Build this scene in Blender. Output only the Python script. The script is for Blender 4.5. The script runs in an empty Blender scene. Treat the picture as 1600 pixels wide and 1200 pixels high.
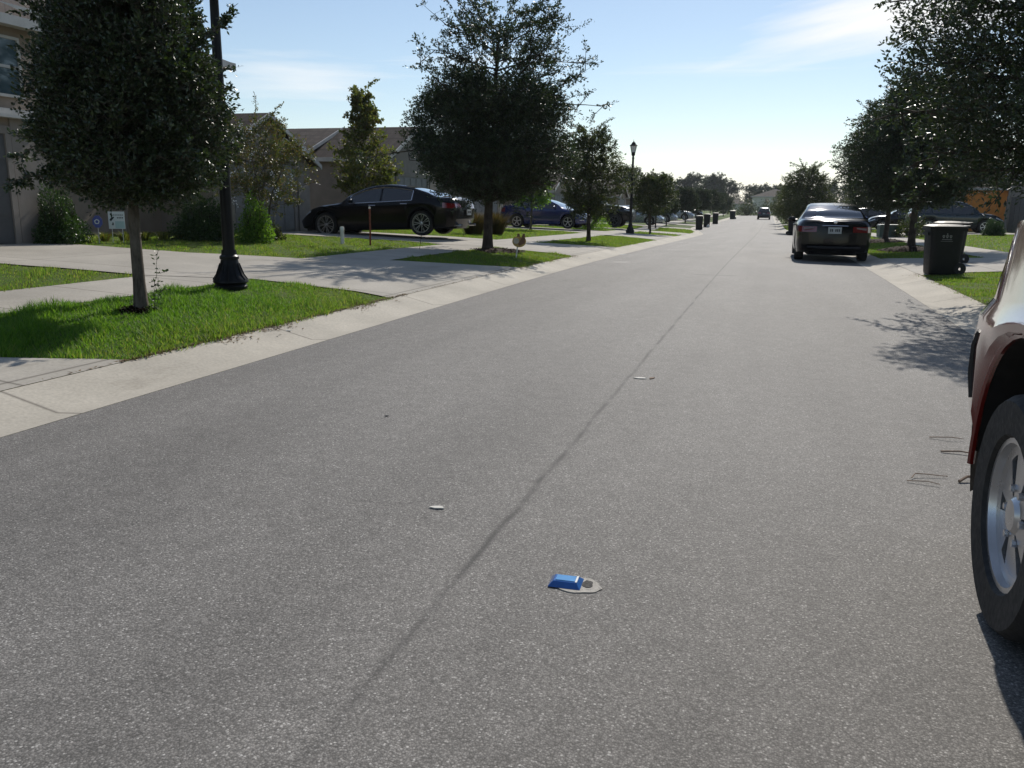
import bpy, math, random
import numpy as np
from mathutils import Vector, Matrix
R = math.radians
SC = bpy.context.scene
COL = SC.collection
random.seed(7)
RNG = np.random.default_rng(11)

# ------------------------------------------------------------------ helpers
def tag(o, label=None, cat=None, group=None, kind=None):
    if label: o['label'] = label
    if cat: o['category'] = cat
    if group: o['group'] = group
    if kind: o['kind'] = kind
    return o

def empty(name, loc, rz=0.0, label=None, cat=None, group=None):
    o = bpy.data.objects.new(name, None)
    o.empty_display_size = 0.2
    COL.objects.link(o)
    o.location = loc
    o.rotation_euler = (0, 0, rz)
    return tag(o, label, cat, group)

class MB:
    """collects geometry, links it as one mesh object"""
    def __init__(s): s.v = []; s.f = []; s.m = []; s.mats = []; s.cur = 0
    def mat(s, m):
        if m not in s.mats: s.mats.append(m)
        s.cur = s.mats.index(m); return s
    def add(s, vs, fs):
        n = len(s.v); s.v += [tuple(p) for p in vs]
        for f in fs: s.f.append(tuple(i + n for i in f)); s.m.append(s.cur)
    def box(s, x0, x1, y0, y1, z0, z1, M=None):
        vs = [(x, y, z) for z in (z0, z1) for y in (y0, y1) for x in (x0, x1)]
        if M is not None: vs = [M @ Vector(p) for p in vs]
        s.add(vs, [(0, 2, 3, 1), (4, 5, 7, 6), (0, 1, 5, 4), (2, 6, 7, 3), (0, 4, 6, 2), (1, 3, 7, 5)])
    def quad(s, a, b, c, d): s.add([a, b, c, d], [(0, 1, 2, 3)])
    def tube(s, pts, rad, n=8, caps=True):
        pts = [Vector(p) for p in pts]
        if not isinstance(rad, (list, tuple)): rad = [rad] * len(pts)
        rings = []; up = None
        for i, p in enumerate(pts):
            t = (pts[min(i + 1, len(pts) - 1)] - pts[max(i - 1, 0)])
            t = t.normalized() if t.length > 1e-9 else Vector((0, 0, 1))
            if up is None:
                up = Vector((1, 0, 0)) if abs(t.x) < .8 else Vector((0, 1, 0))
            a = (up - t * up.dot(t)).normalized(); b = t.cross(a); up = a
            rings.append([p + (a * math.cos(2 * math.pi * k / n) + b * math.sin(2 * math.pi * k / n)) * rad[i] for k in range(n)])
        vs = [q for r in rings for q in r]; fs = []
        for i in range(len(rings) - 1):
            for k in range(n):
                k2 = (k + 1) % n
                fs.append((i * n + k, i * n + k2, (i + 1) * n + k2, (i + 1) * n + k))
        if caps:
            fs.append(tuple(range(n - 1, -1, -1))); m = (len(rings) - 1) * n
            fs.append(tuple(m + k for k in range(n)))
        s.add(vs, fs)
    def lathe(s, prof, n=20, axis='Z', M=None, closed=False):
        vs = []; fs = []
        for r, h in prof:
            for k in range(n):
                a = 2 * math.pi * k / n; c, d = r * math.cos(a), r * math.sin(a)
                p = (c, d, h) if axis == 'Z' else (c, h, d)
                vs.append(M @ Vector(p) if M is not None else p)
        L = len(prof)
        for i in range(L if closed else L - 1):
            j = (i + 1) % L
            for k in range(n):
                k2 = (k + 1) % n
                fs.append((i * n + k, i * n + k2, j * n + k2, j * n + k))
        s.add(vs, fs)
    def prism(s, poly, d0, d1, plane='XZ'):
        n = len(poly)
        def P(a, b, d): return {'XZ': (a, d, b), 'YZ': (d, a, b), 'XY': (a, b, d)}[plane]
        vs = [P(a, b, d0) for a, b in poly] + [P(a, b, d1) for a, b in poly]
        fs = [tuple(range(n)), tuple(range(2 * n - 1, n - 1, -1))]
        fs += [(i, i + n, (i + 1) % n + n, (i + 1) % n) for i in range(n)]
        s.add(vs, fs)
    def build(s, name, mats=None, parent=None, smooth=None, bevel=0, loc=None):
        me = bpy.data.meshes.new(name)
        me.from_pydata(s.v, [], s.f)
        ml = s.mats if s.mats else (mats if isinstance(mats, list) else [mats])
        for m in ml: me.materials.append(m)
        if len(ml) > 1: me.polygons.foreach_set('material_index', s.m)
        me.validate(); 
        if smooth is not None:
            import bmesh
            bm = bmesh.new(); bm.from_mesh(me)
            bmesh.ops.remove_doubles(bm, verts=bm.verts, dist=1e-5)
            bmesh.ops.recalc_face_normals(bm, faces=bm.faces)
            bm.to_mesh(me); bm.free()
            for p in me.polygons: p.use_smooth = True
            me.set_sharp_from_angle(angle=R(smooth))
        me.update()
        o = bpy.data.objects.new(name, me); COL.objects.link(o)
        if parent is not None: o.parent = parent
        if loc is not None: o.location = loc
        if bevel:
            b = o.modifiers.new('bevel', 'BEVEL'); b.width = bevel; b.segments = 2; b.limit_method = 'ANGLE'
        return o

def np_mesh(name, V, T, mats, midx=None, smooth=False):
    V = np.asarray(V, np.float32); T = np.asarray(T, np.int32)
    me = bpy.data.meshes.new(name)
    me.vertices.add(len(V)); me.vertices.foreach_set('co', V.ravel())
    n, k = T.shape
    me.loops.add(n * k); me.loops.foreach_set('vertex_index', T.ravel())
    me.polygons.add(n)
    me.polygons.foreach_set('loop_start', np.arange(0, n * k, k, dtype=np.int32))
    me.polygons.foreach_set('loop_total', np.full(n, k, np.int32))
    for m in mats: me.materials.append(m)
    if midx is not None: me.polygons.foreach_set('material_index', np.asarray(midx, np.int32))
    me.polygons.foreach_set('use_smooth', np.full(n, smooth, bool))
    me.update(calc_edges=True); me.validate()
    return me

def link(name, me, parent=None, loc=None):
    o = bpy.data.objects.new(name, me); COL.objects.link(o)
    if parent is not None: o.parent = parent
    if loc is not None: o.location = loc
    return o

def dup(root, loc, rz=None, scale=None, label=None, group=None):
    r = root.copy(); COL.objects.link(r); r.location = loc
    if rz is not None: r.rotation_euler = (0, 0, rz)
    if scale is not None: r.scale = scale if isinstance(scale, tuple) else (scale,) * 3
    if label: r['label'] = label
    if group: r['group'] = group
    for ch in list(root.children):
        c = ch.copy(); COL.objects.link(c); c.parent = r
        for g in list(ch.children):
            d = g.copy(); COL.objects.link(d); d.parent = c
    return r

# ------------------------------------------------------------------ materials
def new_mat(name):
    m = bpy.data.materials.new(name); m.use_nodes = True
    nt = m.node_tree; nt.nodes.clear()
    out = nt.nodes.new('ShaderNodeOutputMaterial')
    return m, nt, out
def N(nt, t, **kw):
    n = nt.nodes.new(t)
    for k, v in kw.items():
        if k in n.inputs.keys(): n.inputs[k].default_value = v
        else: setattr(n, k, v)
    return n
def ramp(nt, fac, stops):
    r = nt.nodes.new('ShaderNodeValToRGB')
    el = r.color_ramp.elements
    while len(el) < len(stops): el.new(0.5)
    for e, (p, c) in zip(el, stops):
        e.position = p; e.color = (c[0], c[1], c[2], 1) if not isinstance(c, (int, float)) else (c, c, c, 1)
    nt.links.new(fac, r.inputs['Fac']); return r
def mix(nt, fac, a, b, mode='MIX'):
    m = nt.nodes.new('ShaderNodeMix'); m.data_type = 'RGBA'; m.blend_type = mode
    for sock, val in ((m.inputs['Factor'], fac), (m.inputs[6], a), (m.inputs[7], b)):
        if hasattr(val, 'links'): nt.links.new(val, sock)
        elif isinstance(val, (int, float)): sock.default_value = val if sock == m.inputs['Factor'] else (val, val, val, 1)
        else: sock.default_value = (*val, 1)
    return m.outputs[2]
def math_n(nt, op, a, b=None, c=None):
    m = nt.nodes.new('ShaderNodeMath'); m.operation = op
    for i, v in enumerate((a, b, c)):
        if v is None: continue
        if hasattr(v, 'links'): nt.links.new(v, m.inputs[i])
        else: m.inputs[i].default_value = v
    return m.outputs[0]
def coords(nt, kind='Object', scale=None):
    t = nt.nodes.new('ShaderNodeTexCoord'); o = t.outputs[kind]
    if scale is None: return o
    mp = nt.nodes.new('ShaderNodeMapping'); mp.inputs['Scale'].default_value = scale
    nt.links.new(o, mp.inputs['Vector']); return mp.outputs[0]
def noise(nt, vec, scale, detail=3, rough=.55):
    n = nt.nodes.new('ShaderNodeTexNoise'); n.inputs['Scale'].default_value = scale
    n.inputs['Detail'].default_value = detail; n.inputs['Roughness'].default_value = rough
    nt.links.new(vec, n.inputs['Vector']); return n.outputs['Fac']

def simple(name, col, rough=.6, metal=0., var=.18, scale=6., bump=0., bscale=60., coat=0., spec=.5):
    """principled with a little procedural variation in colour and gloss"""
    m, nt, out = new_mat(name); b = N(nt, 'ShaderNodeBsdfPrincipled')
    b.inputs['Metallic'].default_value = metal; b.inputs['Coat Weight'].default_value = coat
    b.inputs['Coat Roughness'].default_value = .04
    b.inputs['Specular IOR Level'].default_value = spec
    v = coords(nt); nz = noise(nt, v, scale, 4)
    lo = [c * (1 - var) for c in col]; hi = [min(1, c * (1 + var)) for c in col]
    nt.links.new(ramp(nt, nz, [(.3, lo), (.7, hi)]).outputs[0], b.inputs['Base Color'])
    rr = ramp(nt, noise(nt, v, scale * 2.3, 3), [(.3, max(0, rough * .85)), (.7, min(1, rough * 1.12))])
    nt.links.new(rr.outputs[0], b.inputs['Roughness'])
    if bump:
        bp = N(nt, 'ShaderNodeBump'); bp.inputs['Strength'].default_value = bump; bp.inputs['Distance'].default_value = .01
        nt.links.new(noise(nt, v, bscale, 3), bp.inputs['Height']); nt.links.new(bp.outputs[0], b.inputs['Normal'])
    nt.links.new(b.outputs[0], out.inputs[0]); return m

def leaf_mat(name, cols, trans=.35, rough=.38, spec=.5, tcol=None):
    m, nt, out = new_mat(name)
    g = N(nt, 'ShaderNodeNewGeometry')
    cr = ramp(nt, g.outputs['Random Per Island'], [(i / max(1, len(cols) - 1), c) for i, c in enumerate(cols)])
    b = N(nt, 'ShaderNodeBsdfPrincipled'); b.inputs['Roughness'].default_value = rough
    b.inputs['Specular IOR Level'].default_value = spec
    nt.links.new(cr.outputs[0], b.inputs['Base Color'])
    t = N(nt, 'ShaderNodeBsdfTranslucent')
    tc = mix(nt, 1.0, cr.outputs[0], tcol or (1.9, 2.1, .9), 'MULTIPLY')
    nt.links.new(tc, t.inputs['Color'])
    mx = N(nt, 'ShaderNodeMixShader'); mx.inputs[0].default_value = trans
    nt.links.new(b.outputs[0], mx.inputs[1]); nt.links.new(t.outputs[0], mx.inputs[2])
    nt.links.new(mx.outputs[0], out.inputs[0]); return m

def asphalt_mat():
    m, nt, out = new_mat('asphalt'); b = N(nt, 'ShaderNodeBsdfPrincipled')
    v = coords(nt)
    vo = N(nt, 'ShaderNodeTexVoronoi'); vo.inputs['Scale'].default_value = 180
    nt.links.new(v, vo.inputs['Vector'])
    sep = N(nt, 'ShaderNodeSeparateColor'); nt.links.new(vo.outputs['Color'], sep.inputs[0])
    stone = ramp(nt, sep.outputs[0], [(0, (.125, .118, .108)), (.45, (.19, .179, .165)), (.8, (.248, .234, .216)), (.955, (.315, .298, .275)), (1, (.52, .50, .465))])
    edge = ramp(nt, vo.outputs['Distance'], [(.3, 1.0), (.65, .62)])
    c = mix(nt, 1.0, stone.outputs[0], edge.outputs[0], 'MULTIPLY')
    # wear at several sizes
    big = ramp(nt, noise(nt, coords(nt, 'Object', (1, .35, 1)), .9, 5), [(.3, .86), (.7, 1.12)])
    c = mix(nt, 1.0, c, big.outputs[0], 'MULTIPLY')
    mid = ramp(nt, noise(nt, v, 9, 4), [(.3, .9), (.72, 1.1)])
    c = mix(nt, 1.0, c, mid.outputs[0], 'MULTIPLY')
    xyz = N(nt, 'ShaderNodeSeparateXYZ'); nt.links.new(v, xyz.inputs[0])
    X, Y = xyz.outputs[0], xyz.outputs[1]
    # paving seam down the middle, wandering and broken
    wob = math_n(nt, 'MULTIPLY', math_n(nt, 'SUBTRACT', noise(nt, coords(nt, 'Object', (0, 1, 0)), 1.3, 5, .65), .5), .06)
    dx = math_n(nt, 'ABSOLUTE', math_n(nt, 'ADD', math_n(nt, 'ADD', X, .95), wob))
    br = ramp(nt, noise(nt, v, 2.2, 4), [(.34, .12), (.56, 1)])
    br = ramp(nt, math_n(nt, 'MULTIPLY', br.outputs[0], ramp(nt, math_n(nt, 'DIVIDE', Y, 10), [(.12, .15), (.27, 1)]).outputs[0]), [(0, 0), (1, 1)])
    seam = ramp(nt, dx, [(.004, 1), (.022, 0)])
    c = mix(nt, math_n(nt, 'MULTIPLY', math_n(nt, 'MULTIPLY', seam.outputs[0], br.outputs[0]), .8), c, (.03, .029, .028))
    # soft wide dark joint beside the seam
    wide = ramp(nt, dx, [(.0, .12), (.09, 0)])
    c = mix(nt, math_n(nt, 'MULTIPLY', wide.outputs[0], br.outputs[0]), c, (.07, .066, .063))
    # faint tyre-polished lanes, oil drips, fine cracks
    lane = ramp(nt, noise(nt, coords(nt, 'Object', (1.15, .03, 0)), 1.0, 2), [(.38, .93), (.62, 1.07)])
    c = mix(nt, 1.0, c, lane.outputs[0], 'MULTIPLY')
    oil = ramp(nt, noise(nt, coords(nt, 'Object', (1, .55, 1)), 1.7, 5, .6), [(.68, 0), (.82, .22)])
    c = mix(nt, oil.outputs[0], c, (.085, .08, .075))
    vc = N(nt, 'ShaderNodeTexVoronoi'); vc.feature = 'DISTANCE_TO_EDGE'; vc.inputs['Scale'].default_value = .45
    wv = N(nt, 'ShaderNodeVectorMath'); wv.operation = 'MULTIPLY_ADD'; nn = N(nt, 'ShaderNodeTexNoise'); nn.inputs['Scale'].default_value = 2.5; nn.inputs['Detail'].default_value = 5
    nt.links.new(v, nn.inputs['Vector']); nt.links.new(nn.outputs['Color'], wv.inputs[0]); wv.inputs[1].default_value = (.5, .5, 0); nt.links.new(v, wv.inputs[2]); nt.links.new(wv.outputs[0], vc.inputs['Vector'])
    ck = math_n(nt, 'MULTIPLY', ramp(nt, vc.outputs['Distance'], [(.001, 1), (.004, 0)]).outputs[0], ramp(nt, noise(nt, v, .8, 3), [(.56, 0), (.64, .55)]).outputs[0])
    c = mix(nt, ck, c, (.05, .047, .044))
    # short dark streak across the road
    ys = math_n(nt, 'ABSOLUTE', math_n(nt, 'SUBTRACT', math_n(nt, 'ADD', Y, wob), 16.2))
    xs = math_n(nt, 'ABSOLUTE', math_n(nt, 'SUBTRACT', X, -1.0))
    st = math_n(nt, 'MULTIPLY', ramp(nt, ys, [(.04, 1), (.12, 0)]).outputs[0], ramp(nt, xs, [(.3, 1), (.5, 0)]).outputs[0])
    c = mix(nt, math_n(nt, 'MULTIPLY', st, .55), c, (.06, .057, .055))
    # pale scrape near the left gutter
    ys2 = math_n(nt, 'ABSOLUTE', math_n(nt, 'SUBTRACT', Y, 19.6)); xs2 = math_n(nt, 'ABSOLUTE', math_n(nt, 'SUBTRACT', X, -3.35))
    st2 = math_n(nt, 'MULTIPLY', ramp(nt, ys2, [(.1, 1), (.3, 0)]).outputs[0], ramp(nt, xs2, [(.1, 1), (.25, 0)]).outputs[0])
    c = mix(nt, math_n(nt, 'MULTIPLY', st2, .5), c, (.42, .40, .37))
    nt.links.new(c, b.inputs['Base Color'])
    b.inputs['Roughness'].default_value = .78; b.inputs['Specular IOR Level'].default_value = .4
    bp = N(nt, 'ShaderNodeBump'); bp.inputs['Strength'].default_value = .55; bp.inputs['Distance'].default_value = .004
    nt.links.new(mix(nt, .4, sep.outputs[1], edge.outputs[0]), bp.inputs['Height']); nt.links.new(bp.outputs[0], b.inputs['Normal'])
    nt.links.new(b.outputs[0], out.inputs[0]); return m

def concrete_mat(name, col, joint=0., axis=1, off=0., jw=.012):
    m, nt, out = new_mat(name); b = N(nt, 'ShaderNodeBsdfPrincipled')
    v = coords(nt)
    big = ramp(nt, noise(nt, v, .8, 6, .6), [(.28, [c * .78 for c in col]), (.7, [c * 1.12 for c in col])])
    c = mix(nt, 1.0, big.outputs[0], ramp(nt, noise(nt, v, 45, 4), [(.3, .86), (.7, 1.1)]).outputs[0], 'MULTIPLY')
    st = ramp(nt, noise(nt, coords(nt, 'Object', (1.2, .35, 1)), 2.1, 6, .7), [(.58, 0), (.8, .45)])
    c = mix(nt, st.outputs[0], c, (.13, .105, .075))
    if joint:
        xyz = N(nt, 'ShaderNodeSeparateXYZ'); nt.links.new(v, xyz.inputs[0])
        for ax in (axis if isinstance(axis, tuple) else (axis,)):
            f = math_n(nt, 'FRACT', math_n(nt, 'ADD', math_n(nt, 'DIVIDE', xyz.outputs[ax], joint), off))
            d = math_n(nt, 'ABSOLUTE', math_n(nt, 'SUBTRACT', f, .5))
            c = mix(nt, math_n(nt, 'MULTIPLY', ramp(nt, d, [(jw * .5 / joint, 1), (jw * 1.3 / joint, 0)]).outputs[0], .7), c, (.06, .05, .04))
    nt.links.new(c, b.inputs['Base Color']); b.inputs['Roughness'].default_value = .85
    b.inputs['Specular IOR Level'].default_value = .3
    bp = N(nt, 'ShaderNodeBump'); bp.inputs['Strength'].default_value = .25; bp.inputs['Distance'].default_value = .004
    nt.links.new(noise(nt, v, 90, 3), bp.inputs['Height']); nt.links.new(bp.outputs[0], b.inputs['Normal'])
    nt.links.new(b.outputs[0], out.inputs[0]); return m

def turf_mat():
    m, nt, out = new_mat('turf'); b = N(nt, 'ShaderNodeBsdfPrincipled'); v = coords(nt)
    a = ramp(nt, noise(nt, v, 40, 5, .7), [(.3, (.03, .05, .012)), (.5, (.075, .125, .025)), (.72, (.13, .18, .045))])
    d = ramp(nt, noise(nt, v, .7, 5), [(.42, 0), (.75, .6)])
    c = mix(nt, d.outputs[0], a.outputs[0], (.15, .15, .05))
    nt.links.new(c, b.inputs['Base Color']); b.inputs['Roughness'].default_value = .9; b.inputs['Specular IOR Level'].default_value = .15
    bp = N(nt, 'ShaderNodeBump'); bp.inputs['Strength'].default_value = .9; bp.inputs['Distance'].default_value = .05
    nt.links.new(noise(nt, v, 30, 4), bp.inputs['Height']); nt.links.new(bp.outputs[0], b.inputs['Normal'])
    nt.links.new(b.outputs[0], out.inputs[0]); return m

def shingle_mat():
    m, nt, out = new_mat('roof_shingle'); b = N(nt, 'ShaderNodeBsdfPrincipled'); v = coords(nt)
    br = N(nt, 'ShaderNodeTexBrick'); br.inputs['Scale'].default_value = 3.2
    br.inputs['Color1'].default_value = (.052, .041, .036, 1); br.inputs['Color2'].default_value = (.08, .063, .054, 1); br.inputs['Mortar'].default_value = (.04, .032, .028, 1)
    br.inputs['Mortar Size'].default_value = .02
    mp = N(nt, 'ShaderNodeMapping'); mp.inputs['Rotation'].default_value = (R(60), 0, 0); nt.links.new(v, mp.inputs[0]); nt.links.new(mp.outputs[0], br.inputs['Vector'])
    c = mix(nt, 1.0, br.outputs[0], ramp(nt, noise(nt, v, 8, 5), [(.3, .75), (.7, 1.2)]).outputs[0], 'MULTIPLY')
    nt.links.new(c, b.inputs['Base Color']); b.inputs['Roughness'].default_value = .9; b.inputs['Specular IOR Level'].default_value = .2
    nt.links.new(b.outputs[0], out.inputs[0]); return m

def glass_mat(name, col, rough=.03):
    return simple(name, col, rough, 0, .1, 3, coat=1.0, spec=.8)

def bark_mat(name, lo, hi):
    m, nt, out = new_mat(name); b = N(nt, 'ShaderNodeBsdfPrincipled'); v = coords(nt, 'Object', (1, 1, .22))
    f = noise(nt, v, 34, 6, .65); c = ramp(nt, f, [(.32, lo), (.55, [(a + q) / 2 for a, q in zip(lo, hi)]), (.72, hi)]).outputs[0]
    pt = ramp(nt, noise(nt, coords(nt), 5, 4), [(.45, 0), (.7, .55)]); c = mix(nt, pt.outputs[0], c, [q * 1.35 for q in hi])
    nt.links.new(c, b.inputs['Base Color']); b.inputs['Roughness'].default_value = .93; b.inputs['Specular IOR Level'].default_value = .2
    bp = N(nt, 'ShaderNodeBump'); bp.inputs['Strength'].default_value = 1.0; bp.inputs['Distance'].default_value = .012
    nt.links.new(f, bp.inputs['Height']); nt.links.new(bp.outputs[0], b.inputs['Normal']); nt.links.new(b.outputs[0], out.inputs[0]); return m

M = {}
M['asphalt'] = asphalt_mat()
M['gutter'] = concrete_mat('gutter_concrete', (.47, .43, .36), 3.05, 1, .2)
M['walk'] = concrete_mat('walk_concrete', (.39, .36, .31), 1.5, 1, .3)
M['drive'] = concrete_mat('drive_concrete', (.39, .36, .31), 2.95, (0, 1), .1)
M['turf'] = turf_mat()
M['soil'] = simple('mulch', (.034, .021, .014), .95, 0, .5, 30, .8, 60, spec=.08)
M['blade'] = leaf_mat('grass_blade', [(.075, .125, .022), (.105, .175, .03), (.13, .20, .038), (.155, .21, .052), (.22, .21, .09)], .54, .55, .3, (1.95, 1.95, 1.0))
M['blade_lush'] = leaf_mat('lush_blade', [(.042, .105, .013), (.068, .155, .019), (.095, .19, .026), (.135, .22, .04)], .54, .5, .3, (1.95, 2.0, .9))
M['straw'] = leaf_mat('dry_clippings', [(.10, .06, .03), (.18, .12, .06), (.26, .19, .10)], .2, .8, .2, (1, 1, 1))
M['oak'] = leaf_mat('oak_leaf', [(.012, .021, .010), (.022, .038, .015), (.034, .054, .02), (.058, .075, .026)], .18, .37, .6)
M['oak_b'] = leaf_mat('oak_leaf_pale', [(.022, .034, .014), (.04, .056, .02), (.06, .075, .026), (.09, .085, .035)], .3, .42, .4)
M['maple'] = leaf_mat('maple_leaf', [(.05, .065, .018), (.085, .10, .03), (.12, .13, .04), (.13, .09, .04)], .4, .45, .4)
M['myrtle'] = leaf_mat('myrtle_leaf', [(.035, .055, .02), (.065, .085, .028), (.10, .085, .032), (.14, .085, .04)], .35, .4, .5)
M['lime'] = leaf_mat('lime_leaf', [(.06, .12, .02), (.10, .18, .03), (.15, .22, .045)], .5, .45, .4)
M['bush'] = leaf_mat('bush_leaf', [(.014, .035, .01), (.03, .06, .016), (.05, .09, .022)], .25, .35, .5)
M['fargreen'] = leaf_mat('far_leaf', [(.018, .03, .016), (.03, .046, .022), (.05, .065, .028)], .2, .5, .35)
M['tawny'] = leaf_mat('tawny_blade', [(.045, .05, .018), (.085, .06, .022), (.10, .08, .03), (.05, .065, .02)], .35, .6, .3, (1.4, 1.2, .8))
M['blossom'] = simple('blossom', (.7, .68, .64), .7, 0, .1)
M['bark'] = bark_mat('bark', (.05, .04, .032), (.16, .135, .108))
M['bark_dark'] = bark_mat('bark_dark', (.03, .024, .02), (.09, .072, .058))
M['lamp_black'] = simple('black_cast_metal', (.006, .006, .007), .38, 0, .3, 9, .1, 70, spec=.22)
M['lamp_glass'] = simple('frosted_glass', (.78, .76, .70), .25, 0, .06, 5)
M['stucco'] = simple('stucco', (.235, .205, .178), .95, 0, .12, 3, .7, 120)
M['stucco_warm'] = simple('stucco_warm', (.27, .215, .17), .95, 0, .12, 3, .7, 120)
M['stucco_orange'] = simple('stucco_orange', (.62, .25, .06), .95, 0, .12, 3, .5, 120)
M['stucco_pale'] = simple('stucco_pale', (.60, .57, .50), .95, 0, .1, 3, .5, 120)
M['trim'] = simple('trim_paint', (.44, .425, .40), .6, 0, .12, 5)
M['garage'] = simple('garage_panel', (.17, .165, .16), .6, 0, .1, 5)
M['garage_dark'] = simple('garage_panel_dark', (.08, .078, .078), .6, 0, .1, 5)
M['roof'] = shingle_mat()
M['pane'] = glass_mat('window_pane', (.045, .075, .09), .05)
M['sky_pane'] = simple('skylight_pane', (.25, .33, .40), .12, 0, .1, 4)
M['black_paint'] = simple('black_car_paint', (.003, .003, .0038), .2, 0, .2, 3, coat=.22, spec=.22)
M['navy_paint'] = simple('blue_car_paint', (.004, .014, .10), .22, .1, .2, 3, coat=1.0)
M['maroon_paint'] = simple('maroon_car_paint', (.15, .009, .007), .2, .0, .2, 3, coat=1.0, spec=.5)
M['teal_paint'] = simple('slate_car_paint', (.013, .024, .031), .25, .1, .2, 3, coat=.5, spec=.4)
M['dark_paint'] = simple('dark_car_paint', (.006, .0065, .009), .25, 0, .2, 3, coat=.35, spec=.3)
M['silver_paint'] = simple('silver_car_paint', (.30, .33, .36), .28, .5, .12, 3, coat=1.0)
M['white_paint'] = simple('white_car_paint', (.7, .7, .7), .3, 0, .05, 3, coat=1.0)
M['carglass'] = glass_mat('car_glass', (.008, .010, .012), .02)
M['plastic'] = simple('black_plastic', (.009, .009, .010), .5, 0, .3, 12, .15, 120)
M['well'] = simple('wheel_well', (.006, .006, .006), .9, 0, .2)
M['rubber'] = simple('tyre_rubber', (.016, .016, .016), .75, 0, .3, 20, .2, 90)
M['alloy'] = simple('alloy', (.55, .55, .56), .3, .85, .08, 8)
M['alloy_dark'] = simple('alloy_dark', (.07, .07, .075), .4, .6, .2, 8)
M['chrome'] = simple('chrome', (.75, .75, .76), .1, 1.0, .03, 4)
M['red_lens'] = simple('red_lens', (.17, .008, .010), .12, 0, .15, 8, coat=1.0)
M['clear_lens'] = simple('clear_lens', (.55, .57, .6), .1, 0, .1, 8, coat=1.0)
M['frost_lens'] = simple('frost_lens', (.20, .16, .17), .15, 0, .1, 8, coat=.5)
M['plate'] = simple('plate', (.42, .44, .43), .45, 0, .05, 6)
M['ink'] = simple('ink', (.02, .022, .025), .6, 0, .2)
M['bin'] = simple('bin_plastic', (.008, .009, .0092), .5, 0, .25, 7, .15, 90, spec=.3)
M['bin_mark'] = simple('bin_stamp', (.20, .21, .20), .6, 0, .15)
M['rust'] = simple('rust_paint', (.20, .045, .02), .7, 0, .35, 25, .2)
M['post_white'] = simple('post_white', (.66, .65, .60), .6, 0, .12, 14)
M['sign_white'] = simple('sign_white', (.60, .62, .60), .5, 0, .05, 9)
M['sign_teal'] = simple('sign_teal', (.36, .48, .46), .5, 0, .05, 9)
M['sign_blue'] = simple('sign_blue', (.025, .045, .22), .4, 0, .1, 9)
M['sign_tan'] = simple('sign_tan', (.42, .27, .07), .6, 0, .35, 22)
M['sign_brown'] = simple('sign_brown', (.15, .07, .03), .6, 0, .3, 22)
M['sign_cream'] = simple('sign_cream', (.42, .37, .29), .6, 0, .2, 22)
M['utility'] = simple('utility_green', (.055, .085, .07), .5, 0, .15, 6)
M['marker_blue'] = simple('marker_blue', (.012, .10, .36), .2, 0, .15, 20, coat=.6)
M['marker_lens'] = simple('marker_lens', (.10, .33, .66), .12, 0, .15, 20, coat=1.0)
M['epoxy'] = simple('epoxy_pad', (.40, .375, .33), .8, 0, .2, 40, .5, 160)
M['tar'] = simple('tar', (.03, .028, .027), .8, 0, .5, 60, .6, 120)
M['twig'] = simple('twig', (.26, .18, .125), .9, 0, .4, 30, .4)
M['litter'] = simple('pale_leaf', (.66, .63, .56), .8, 0, .2, 30)

# ------------------------------------------------------------------ terrain
CXR, HW, GW = -.95, 3.03, .62
def sstep(a, b, x):
    t = np.clip((x - a) / (b - a), 0, 1); return t * t * (3 - 2 * t)
def dip(Y):
    Y = np.asarray(Y, float)
    return np.where(Y < 12, 0., np.where(Y < 24, -.0005 * (Y - 12) ** 2, np.where(Y < 56, -.072 - .012 * (Y - 24),
           np.where(Y < 70, -.456 - .012 * (Y - 56) * (1 - (Y - 56) / 28.), -.54))))
def shift(Y):
    Y = np.asarray(Y, float); return -1.75 * sstep(50, 72, Y) - .005 * np.clip(Y - 72, 0, 200)
def cx(Y): return CXR + shift(Y)
GD = np.array([(0, .09), (.5, .125), (2, .2), (4.7, .33), (7.7, .42), (9.5, .45), (12, .47), (80, .5), (3000, .5)])
def gz(X, Y):
    X = np.asarray(X, float); Y = np.asarray(Y, float)
    a = np.abs(X - cx(Y)); b = dip(Y)
    t = np.clip((a - HW) / GW, 0, 1)
    zg = np.interp(t, [0, .3, 1], [0, -.012, .09])
    return b + np.where(a < HW, .03 * (1 - (a / HW) ** 2), np.where(a < HW + GW, zg, np.interp(a - HW - GW, GD[:, 0], GD[:, 1])))
def gzf(X, Y): return float(gz(X, Y))

YS = np.concatenate([[-400, -150, -60], np.arange(-30, 12, 2.), np.arange(12, 110, 1.0), np.arange(110, 200, 5.), [210, 230, 260, 300, 400, 700, 1600]])
def strip(name, us, mat, dz, ys=YS, und=None):
    """sheet following the road: us = lateral offsets from the centre line"""
    us = np.asarray(us); V = []; T = []
    for y in ys:
        c = float(cx(min(y, 260)))
        for u in us: V.append((c + u, y, gzf(float(cx(y)) + u, y) + (dz(u) if callable(dz) else dz)))
    n = len(us)
    for i in range(len(ys) - 1):
        for j in range(n - 1): T.append((i * n + j, i * n + j + 1, (i + 1) * n + j + 1, (i + 1) * n + j))
    me = np_mesh(name, V, T, [mat], smooth=True); return link(name, me)
o_ = HW + GW
gu = [-1400, -700, -300, -90, -40] + [-(o_ + d) for d in (12, 9.5, 7.7, 6, 4.7, 3.3, 2, 1, .5, .15)] + [-(o_ - .02), -o_ + .1, 0, o_ - .1, o_ - .02] + [o_ + d for d in (.15, .5, 1, 2, 3.3, 4.7, 6, 7.7, 9.5, 12)] + [40, 90, 300, 700, 1400]
ground = strip('ground', gu, M['turf'], lambda u: -.10 if abs(u) < o_ - .05 else 0.)
tag(ground, 'wide lawn ground falling gently towards the road', 'ground', kind='structure')
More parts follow.
